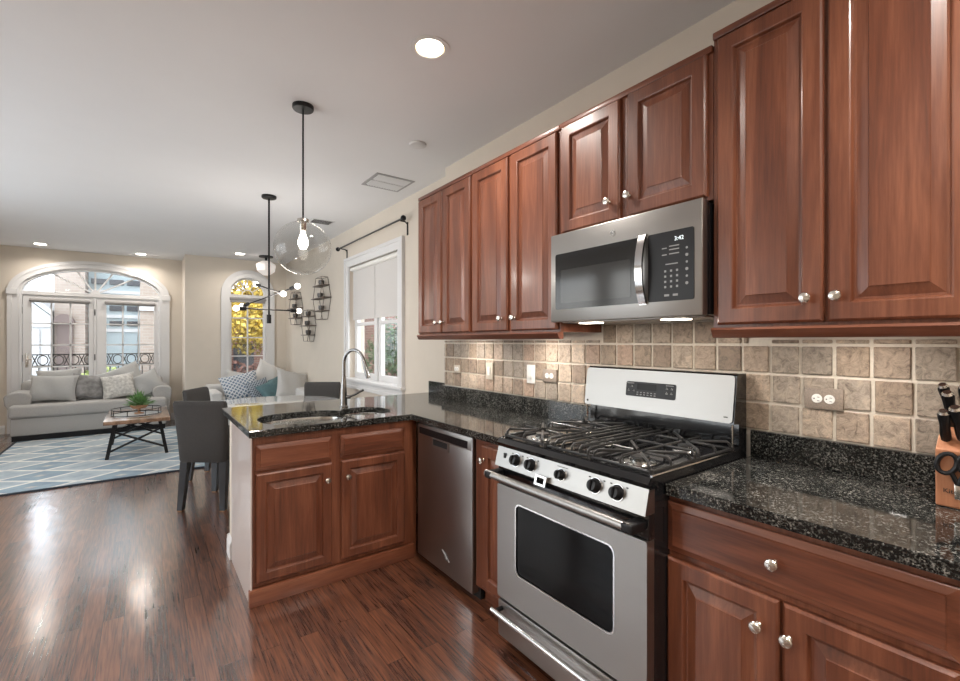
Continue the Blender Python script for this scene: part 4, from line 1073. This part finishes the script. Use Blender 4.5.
# ------------------------------------------------------------------ dining set
tb = thing('dining_table', (.98, 4.83, 0), 'round pale glass-topped dining table ringed by dark grey chairs', 'dining table')
build('tabletop', MB().lathe((.98, 4.83, .735), [(.69, 0), (.72, .008), (.72, .018), (.70, .025)], n=64), 'glass_table', tb)
build('pedestal', MB().lathe((.98, 4.83, 0), [(.30, 0), (.30, .015), (.08, .04), (.05, .10), (.045, .60), (.09, .71), (.16, .735)], n=32), 'white_trim', tb)
def make_chair():
    t = thing('dining_chair', (0, 0, 0), '', 'chair', 'dark grey dining chairs around the round table')
    def cush(m, rings): m.loft(rings)
    m = MB(); m.box((-.21, -.19, .395), (.21, .27, .485), .025, 3); build('seat', m, 'chair_cloth', t)
    m = MB(); rr_ = []
    for z, yb_, th, w_ in ((.395, -.205, .075, .182), (.41, -.21, .085, .190), (.60, -.226, .085, .199), (.85, -.262, .070, .212), (.880, -.268, .062, .211), (.896, -.270, .040, .204)):
        q = []
        for k in range(20):
            a = 2 * math.pi * k / 20; ca, sa = math.cos(a), math.sin(a); q.append((w_ * math.copysign(abs(ca) ** .35, ca), yb_ + th / 2 * math.copysign(abs(sa) ** .5, sa), z))
        rr_.append(q)
    m.loft(rr_); build('backrest', m, 'chair_cloth', t)
    for sx in (-1, 1):
        for yy, y2 in ((-.20, -.24), (.225, .235)):
            m = MB(); rr_ = []
            for z, h, k in ((.40, .029, 0), (0.012, .021, 1), ):
                xx = sx * (.158 + .014 * k); yv = yy if not k else y2
                rr_.append([(xx - h, yv - h, z), (xx + h, yv - h, z), (xx + h, yv + h, z), (xx - h, yv + h, z)])
            m.loft(rr_); l = build('leg', m, 'chair_leg', t)
            build('foot_tip', MB().box((sx * .172 - .018, y2 - .018, 0), (sx * .172 + .018, y2 + .018, .013)), 'leg_tip', l)
    return t
c1 = make_chair()
for i, (x, y, rz, lab) in enumerate([(.515, 4.50, -36.4, 'dark grey upholstered chair seen from behind, right next to the counter end'),
                                (.645, 5.32, -122, 'dark grey upholstered chair whose top shows beyond the nearest chair'),
                                (1.54, 5.22, 145, 'dark grey upholstered chair on the far side of the table, left of the faucet')]):
    c = c1 if i == 0 else copy_tree(c1)
    c.location = (x, y, 0); c.rotation_euler = (0, 0, R(rz)); c['label'] = lab

# ------------------------------------------------------------------ rug
rgx = thing('area_rug', (-.2, 7.3, 0), 'large blue and ivory diamond-pattern rug under the coffee table and sofa', 'rug')
build('pile', MB().box((-1.40, 5.80, 0.0), (1.12, 8.88, .012), .003), 'rug_weave', rgx, False)
build('border', MB().ring([(-1.40, 5.80, 0), (1.12, 5.80, 0), (1.12, 8.88, 0), (-1.40, 8.88, 0)], [(-1.425, 5.775, 0), (1.145, 5.775, 0), (1.145, 8.895, 0), (-1.425, 8.895, 0)], (0, 0, .014), close=True), 'rug_edge', rgx, False)
RZ = .012
# ------------------------------------------------------------------ coffee table
ct = thing('coffee_table', (-.07, 7.25, RZ), 'rectangular wood-topped coffee table with black crossed legs on the rug', 'coffee table')
m = MB(); m.box((-.385, 6.70, .415), (.245, 7.80, .460), .004); build('tabletop', m, 'table_wood', ct, label='rough wooden top')
for sy, yt in ((6.80, 6.78), (7.70, 7.72)):
    for s in (-1, 1):
        xt, xb = -.07 + s * .215, -.07 + s * .285
        m = MB(); h = .018; rr_ = []
        for z, x, yv in ((.415, xt, sy), (RZ + .001, xb, yt)): rr_.append([(x - h, yv - h, z), (x + h, yv - h, z), (x + h, yv + h, z), (x - h, yv + h, z)])
        m.loft(rr_); build('leg', m, 'dark_metal', ct)
    m = MB()
    m.tube([(-.07 - .275, yt, .09), (-.07 + .235, sy, .325)], .013, 6).tube([(-.07 + .275, yt, .09), (-.07 - .235, sy, .325)], .013, 6)
    m.tube([(-.07 - .235, sy, .325), (-.07, sy, .408), (-.07 + .235, sy, .325)], .013, 6); build('cross_brace', m, 'dark_metal', ct)
build('side_rail', MB().box((-.305, 6.80, .395), (-.285, 7.70, .415)).box((.145, 6.80, .395), (.165, 7.70, .415)), 'dark_metal', ct, False)
# tray
tr = thing('serving_tray', (-.085, 7.18, .46), 'round tray with black wire rail on the coffee table', 'tray')
build('base', MB().lathe((-.085, 7.18, .46), [(.255, 0), (.255, .008), (.002, .009)], n=40), 'glass_table', tr)
m = MB(); ring_ = [(-.085 + .255 * math.cos(R(a)), 7.18 + .255 * math.sin(R(a)), .535) for a in range(0, 361, 10)]; m.tube(ring_, .005, 6, False); m.tube([(x, y, .470) for x, y, z in ring_], .005, 6, False)
for a in range(10, 360, 40): m.tube([(-.085 + .255 * math.cos(R(a)), 7.18 + .255 * math.sin(R(a)), .465), (-.085 + .255 * math.cos(R(a)), 7.18 + .255 * math.sin(R(a)), .535)], .0045, 6)
build('rail', m, 'dark_metal', tr)
pp_ = thing('potted_plant', (-.06, 7.2, .469), 'leafy green plant in a small clay pedestal bowl standing in the round tray', 'plant')
build('pot', MB().lathe((-.06, 7.2, .469), [(.05, 0), (.05, .008), (.015, .014), (.015, .055), (.07, .065), (.095, .095), (.098, .11), (.085, .10), (.02, .09)], n=24), 'clay', pp_)
m = MB()
for k in range(260):
    a = random.uniform(0, 2 * math.pi); el = random.uniform(.15, 1.45); ln = random.uniform(.12, .24)
    d = Vector((math.cos(a) * math.cos(el), math.sin(a) * math.cos(el), math.sin(el))); b0 = Vector((-.06, 7.2, .56)) + d * random.uniform(0, .08)
    s = d.cross(Vector((0, 0, 1))).normalized() * random.uniform(.006, .012); tip = b0 + d * ln * .7 + Vector((0, 0, -.02 * random.random())); mid = b0 + d * ln * .4
    vs = [m.bm.verts.new(p) for p in (b0, mid + s, tip, mid - s)]; m.bm.faces.new(vs)
build('foliage', m, 'leaf', pp_, False)

# ------------------------------------------------------------------ sofas
def soft_box(m, a, b_, r=.06, seg=4): m.box(a, b_, r, seg); return m
sf = thing('sofa', (-.6, 9.15, RZ), 'wide light grey sofa with one long seat cushion in front of the glass doors', 'sofa')
build('base', soft_box(MB(), (-1.47, 8.70, .085), (.27, 9.55, .325), .02, 2), 'sofa_cloth', sf)
build('plinth', MB().box((-1.455, 8.712, RZ), (.255, 9.50, .085)), 'black_plastic', sf, False)
m = MB(); soft_box(m, (-1.49, 8.66, .325), (.275, 9.30, .50), .045); build('seat_cushion', m, 'sofa_cloth', sf)
def arm(x0, x1):
    m = MB(); prof = [(x0 + .03, .30), (x1 - .03, .30), (x1 + .00, .50), (x1 + .01, .61), (x1 - .03, .655), ((x0 + x1) / 2, .672), (x0 + .03, .655), (x0 - .01, .61), (x0, .50)]
    if x0 < -1: prof = [(x0 + .10 if z < .4 else x, z) if x < (x0 + x1) / 2 else (x, z) for x, z in prof]
    m.loft([[(x, 8.84, z) for x, z in prof], [(x, 9.55, z) for x, z in prof]]); o = build('armrest', m, 'sofa_cloth', sf); bv = o.modifiers.new('b', 'BEVEL'); bv.width = .02; bv.segments = 3
arm(-1.55, -1.29); arm(.10, .34)
m = MB(); soft_box(m, (-1.46, 9.26, .32), (.24, 9.56, .80), .07); build('backrest', m, 'sofa_cloth', sf)

s2 = thing('corner_sofa', (1.4, 8.1, RZ), 'pale grey corner sofa heaped with cushions below the narrow arched window', 'sofa')
build('base', soft_box(MB(), (.80, 7.85, .06), (2.06, 8.84, .30), .02, 2).box((1.35, 6.75, .06), (2.06, 7.86, .30), .02), 'sofa_cloth_light', s2)
build('seat_cushion', soft_box(MB(), (.95, 7.85, .30), (1.85, 8.66, .46), .04), 'sofa_cloth_light', s2); build('seat_cushion', soft_box(MB(), (1.36, 6.92, .30), (1.86, 7.84, .46), .04), 'sofa_cloth_light', s2)
build('backrest', soft_box(MB(), (.80, 8.62, .30), (2.06, 8.84, .665), .04).box((1.86, 6.75, .30), (2.06, 8.6, .665), .04), 'sofa_cloth_light', s2)
build('armrest', soft_box(MB(), (.80, 7.90, .30), (.96, 8.62, .60), .04), 'sofa_cloth_light', s2); build('armrest', soft_box(MB(), (1.35, 6.76, .30), (1.86, 6.92, .60), .04), 'sofa_cloth_light', s2)
for x, y in ((.86, 7.91), (2.0, 8.78), (.86, 8.78), (1.41, 6.81), (2.0, 6.81)): build('foot', MB().lathe((x, y, RZ if x < 1.12 and y < 8.88 else 0), [(.022, 0), (.028, .06)]), 'chair_leg', s2)

def pillow(name, w_, h_, t_, mat, loc, rot, label, group, flop=0.0):
    m = MB(); n = 14; grid = {}
    for side in (1, -1):
        for i in range(n + 1):
            for j in range(n + 1):
                u = -1 + 2 * i / n; v = -1 + 2 * j / n
                e = (1 - abs(u) ** 2.6) * (1 - abs(v) ** 2.6); th = t_ / 2 * max(e, 0) ** .55
                pin = 1 - .10 * (1 - abs(v) ** 2) * abs(u) ** 4 * 1.0
                pin2 = 1 - .10 * (1 - abs(u) ** 2) * abs(v) ** 4 * 1.0
                wr = .012 * math.sin(5.3 * u + 2.1 * v) * max(e, 0)
                x = u * w_ / 2 * pin; y_ = v * h_ / 2 * pin2 - flop * (u * u) * (v > 0) * v
                if i in (0, n) or j in (0, n):
                    if side == 1: grid[(1, i, j)] = m.bm.verts.new((x, y_, 0))
                    else: grid[(-1, i, j)] = grid[(1, i, j)]
                else: grid[(side, i, j)] = m.bm.verts.new((x, y_, side * th + wr))
    for side in (1, -1):
        for i in range(n):
            for j in range(n):
                q = [grid[(side, i, j)], grid[(side, i + 1, j)], grid[(side, i + 1, j + 1)], grid[(side, i, j + 1)]]
                m.bm.faces.new(q if side == 1 else q[::-1])
    o = build(name, m, mat, None, True); o.location = loc; o.rotation_euler = [R(a) for a in rot]
    tag(o, label, 'pillow', group); return o
# local x = width, local y = height; rot x 90 stands it up facing -y, less leans it back
G1 = 'cushions on the wide grey sofa'
pillow('throw_pillow', .54, .40, .18, 'pillow_grey', (-1.07, 8.98, .700), (68, 2, -4), 'large plain grey pillow at the armrest end of the sofa near the door handle', G1)
pillow('throw_pillow', .52, .42, .16, 'pillow_grey', (-1.02, 9.21, .760), (80, -4, 3), 'grey pillow mostly hidden behind the large plain grey one', G1)
pillow('throw_pillow', .46, .40, .17, 'pillow_dark', (-.66, 9.08, .685), (66, 8, 6), 'crumpled darker grey velvet pillow in the middle of the sofa', G1)
pillow('throw_pillow', .58, .40, .17, 'pillow_grey', (-.30, 9.22, .780), (72, -24, 4), 'light grey pillow propped high behind the speckled one', G1)
pillow('throw_pillow', .42, .40, .16, 'pillow_print', (-.33, 8.97, .690), (64, -10, -6), 'off-white pillow with small grey speckled print on the sofa', G1)
pillow('throw_pillow', .46, .40, .17, 'pillow_grey', (.015, 9.05, .690), (66, -26, 8), 'light grey pillow leaning at the coffee-table end armrest of the sofa', G1)
G2 = 'cushions heaped on the corner sofa'
pillow('throw_pillow', .46, .40, .16, 'pillow_pale', (1.28, 8.48, .68), (75, 10, 4), 'pale blue-grey pillow half hidden behind the blue lattice one', G2)
pillow('throw_pillow', .56, .46, .17, 'pillow_lattice', (1.24, 8.14, .66), (60, -12, 0), 'blue and white lattice-pattern pillow on the corner sofa', G2)
pillow('throw_pillow', .36, .34, .14, 'pillow_navy', (1.47, 7.94, .615), (58, -14, 12), 'small dark navy pillow with fine white lattice', G2)
pillow('throw_pillow', .46, .44, .16, 'pillow_white', (1.68, 8.36, .80), (74, 28, 6), 'bright white pillow standing highest at the back of the corner sofa', G2)
pillow('throw_pillow', .40, .36, .15, 'pillow_teal', (1.62, 7.72, .60), (56, -20, 22), 'teal velvet pillow lying in front of the other cushions', G2)
pillow('throw_pillow', .34, .34, .14, 'pillow_teal', (1.79, 7.93, .66), (66, -20, 30), 'second teal pillow tucked behind the front teal one', G2)
pillow('throw_pillow', .52, .48, .18, 'pillow_pale', (1.84, 7.42, .70), (66, 14, 12), 'large light grey pillow leaning at the wall end of the cushion heap', G2)

# ------------------------------------------------------------------ outside
gs = struct('ground', MB().box((-25, 9.86, -1.6), (25, 40, -1.5)).box((2.31, -5, -1.6), (25, 9.86, -1.5)), 'street_grey')
# Juliet balcony rail
bal = thing('balcony_railing', (-.655, 9.98, 0), 'black iron balcony railing with a scrollwork band outside the glass doors', 'railing')
m = MB()
for z in (1.165, .985, .35): m.tube([(-1.60, 9.98, z), (.29, 9.98, z)], .010, 6)
build('rails', m, 'dark_metal', bal)
m = MB(); k = -1.56
while k < .26:
    c0 = Vector((k + .06, 9.98, 1.075)); m.tube([c0 + Vector((.060 * math.cos(R(a)), 0, .075 * math.sin(R(a)))) for a in range(0, 361, 24)], .0085, 6, False)
    m.tube([c0 + Vector((.062, 0, .082)), c0 + Vector((.125, 0, -.082))], .0085, 6); m.tube([c0 + Vector((.062, 0, -.082)), c0 + Vector((.125, 0, .082))], .0085, 6)
    k += .187
build('scrollwork', m, 'dark_metal', bal)
m = MB(); k = -1.58
while k < .29: m.tube([(k, 9.98, .35), (k, 9.98, .985)], .008, 6); k += .11
build('balusters', m, 'dark_metal', bal)
for x in (-1.60, .29): build('wall_bracket', MB().box((x - .015, 9.85, .34), (x + .015, 9.99, .37)).box((x - .015, 9.85, 1.15), (x + .015, 9.99, 1.18)), 'dark_metal', bal, False)

def bld(name, label, mat, a, b_, cat='building'):
    t = thing(name, ((a[0] + b_[0]) / 2, (a[1] + b_[1]) / 2, -1.5), label, cat); build('wall', MB().box(a, b_), mat, t, False); return t
hs = bld('gabled_house', 'white gabled garage house seen through the left panes of the glass doors', 'facade_white', (-6.5, 17, -1.5), (-2.06, 22, 2.05))
m = MB(); m.prism([(-6.5, 17, 2.05), (-2.05, 17, 2.05), (-4.3, 17, 4.2)], (0, 5, 0)); build('gable', m, 'facade_white', hs, False)
m = MB(); m.prism([(-2.06, 16.8, 2.10), (-2.06, 16.8, 2.24), (-4.3, 16.8, 4.40), (-4.3, 16.8, 4.25)], (0, 5.2, 0)); build('roof', m, 'garage_grey', hs, False)
m = MB()
for k in range(4): m.box((-3.7 + k * .37, 16.94, .2), (-3.40 + k * .37, 17.0, 1.70), .01)
build('garage_door', m, 'garage_grey', hs, False)
build('eave_band', MB().box((-6.5, 16.9, 1.78), (-2.05, 17.0, 1.90)), 'facade_white', hs, False)
bb = bld('brick_house', 'beige brick house front with dark arched doorway behind the balcony', 'brick_beige', (-2.03, 17.2, -1.5), (-1.38, 22, 5.6))
build('doorway', MB().prism([(x, 17.12, z) for x, z in [(-1.98, -1.5)] + ellipse_arch(-1.98, -1.64, 1.95, .16, 10) + [(-1.64, -1.5)]], (0, .1, 0)), 'door_brown', bb, False)
build('canopy', MB().prism([(x, 16.95, z) for x, z in ellipse_arch(-2.02, -1.60, 1.90, .24, 12)], (0, .3, 0)), 'door_brown', bb, False)
bw = bld('blue_house', 'pale blue sided house with ribbon windows seen through the right glass door', 'facade_blue', (-1.37, 18, -1.5), (-.12, 23, 5.2))
for z in (2.40, 1.93, 3.2, 4.1):
    for k in range(3):
        f = build('window', MB().box((-1.30 + k * .42, 17.94, z - .08), (-.95 + k * .42, 18.0, z + .08), .01), 'window_dark', bw, False)
for z in (2.15, 1.72, 2.9): build('band', MB().box((-1.37, 17.95, z - .05), (-.12, 18.0, z + .05)), 'facade_white', bw, False)
build('garage_door', MB().box((-1.30, 17.95, -1.4), (-.2, 18.0, 1.55)), 'facade_blue', bw, False)
build('roof', MB().box((-1.37, 17.85, 5.2), (-.1, 23.1, 5.4)), 'facade_white', bw, False)
br_ = bld('brick_building', 'tall beige brick building at the edge of the right glass door', 'brick_beige', (-.10, 14.2, -1.5), (.65, 16.5, 7.0))
for z in (2.2, 3.6): build('ledge', MB().box((-.14, 14.14, z - .05), (.65, 14.2, z + .05)), 'facade_white', br_, False)
# hedge beyond the balcony
def leaf_cloud(name, mat, centres, n, size, label, cat, seed, group=None):
    rn = random.Random(seed); m = MB()
    for (c0, r_, sc_) in centres:
        for k in range(n):
            d = Vector((rn.gauss(0, 1), rn.gauss(0, 1), rn.gauss(0, 1))).normalized() * r_ * rn.random() ** .4
            p = Vector(c0) + Vector((d.x * sc_[0], d.y * sc_[1], d.z * sc_[2])); u = Vector((rn.gauss(0, 1), rn.gauss(0, 1), rn.gauss(0, 1))).normalized(); v = u.orthogonal().normalized(); s = size * rn.uniform(.6, 1.3)
            m.bm.faces.new([m.bm.verts.new(q) for q in (p - u * s, p + v * s * .6, p + u * s, p - v * s * .6)])
    return m
hg = thing('garden_shrub', (-.6, 13.2, -1.5), 'low yellow-green shrub across the street behind the balcony railing', 'shrub')
build('foliage', leaf_cloud('f', 0, [((-.75, 13.2, .35), .6, (1, .5, .8)), ((-.2, 13.2, .2), .6, (1, .5, .8))], 500, .07, '', '', 3), 'hedge_green', hg, False)
build('trunk', MB().tube([(-.5, 13.2, -1.5), (-.5, 13.2, .2)], .05, 8), 'tree_trunk', hg)
# autumn tree outside the arched window
tt = thing('autumn_tree', (3.0, 13.5, -1.5), 'yellow autumn tree filling the narrow arched window', 'tree')
build('trunk', MB().tube([(3.0, 13.5, -1.5), (2.9, 13.4, .5), (2.6, 13.4, 2.6), (2.5, 13.6, 4.2)], [.14, .12, .08, .04], 10).tube([(2.9, 13.4, .8), (2.2, 13.3, 2.4)], [.06, .02], 8).tube([(2.8, 13.4, 1.2), (3.4, 13.3, 2.9)], [.06, .02], 8), 'tree_trunk', tt)
build('foliage', leaf_cloud('f', 0, [((2.0, 13.2, 3.0), 1.25, (1, .6, 1)), ((3.1, 13.4, 3.3), 1.3, (1, .6, 1)), ((2.5, 13.0, 1.9), .95, (1.2, .5, .6)), ((2.6, 13.6, 4.6), 1.3, (1.2, .6, .8))], 1500, .075, '', '', 5), 'autumn_leaf', tt, False)
build('shaded_foliage', leaf_cloud('f', 0, [((2.5, 13.8, 1.5), 1.0, (1.3, .5, .5)), ((2.2, 13.9, 2.6), 1.1, (1, .5, 1))], 700, .07, '', '', 6), 'autumn_leaf_shaded', tt, False)
nb_ = bld('brick_row_house', 'red brick row house behind the yellow autumn tree', 'brick_red_x', (.75, 16.6, -1.5), (5.5, 20, 3.0))
for k in range(4): build('window', MB().box((1.2 + k * 1.1, 16.55, .0), (1.8 + k * 1.1, 16.6, 1.3), .01), 'window_dark', nb_, False)
rs = thing('red_shrub', (2.1, 12.2, -1.5), 'reddish shrub at the foot of the yellow autumn tree', 'shrub')
build('foliage', leaf_cloud('f', 0, [((1.6, 12.4, .35), .7, (1, .5, .8)), ((2.5, 12.4, .35), .7, (1, .5, .8))], 700, .06, '', '', 8), 'red_leaf', rs, False)
build('trunk', MB().tube([(2.1, 12.3, -1.5), (2.1, 12.3, .3)], .05, 8), 'tree_trunk', rs)
# neighbour wall outside the casement window
nw = bld('neighbour_wall', 'dark red brick neighbour wall outside the casement window', 'brick_red', (5.6, 3.0, -1.5), (6.0, 30, 6.0), 'wall')
build('coping', MB().box((5.55, 3.0, 6.0), (6.05, 30, 6.1)), 'facade_white', nw, False)
gsb = thing('green_shrub', (4.6, 9.4, -1.5), 'leafy green shrub outside the casement window', 'shrub')
build('foliage', leaf_cloud('f', 0, [((4.3, 8.8, 1.3), .55, (1, .8, 1.2)), ((4.9, 10.6, 1.0), .6, (1, 1, 1.2))], 700, .06, '', '', 9), 'shrub_leaf', gsb, False)
build('trunk', MB().tube([(4.5, 9.3, -1.5), (4.4, 9.2, .9)], .05, 8), 'tree_trunk', gsb)
print('built', len(bpy.data.objects))
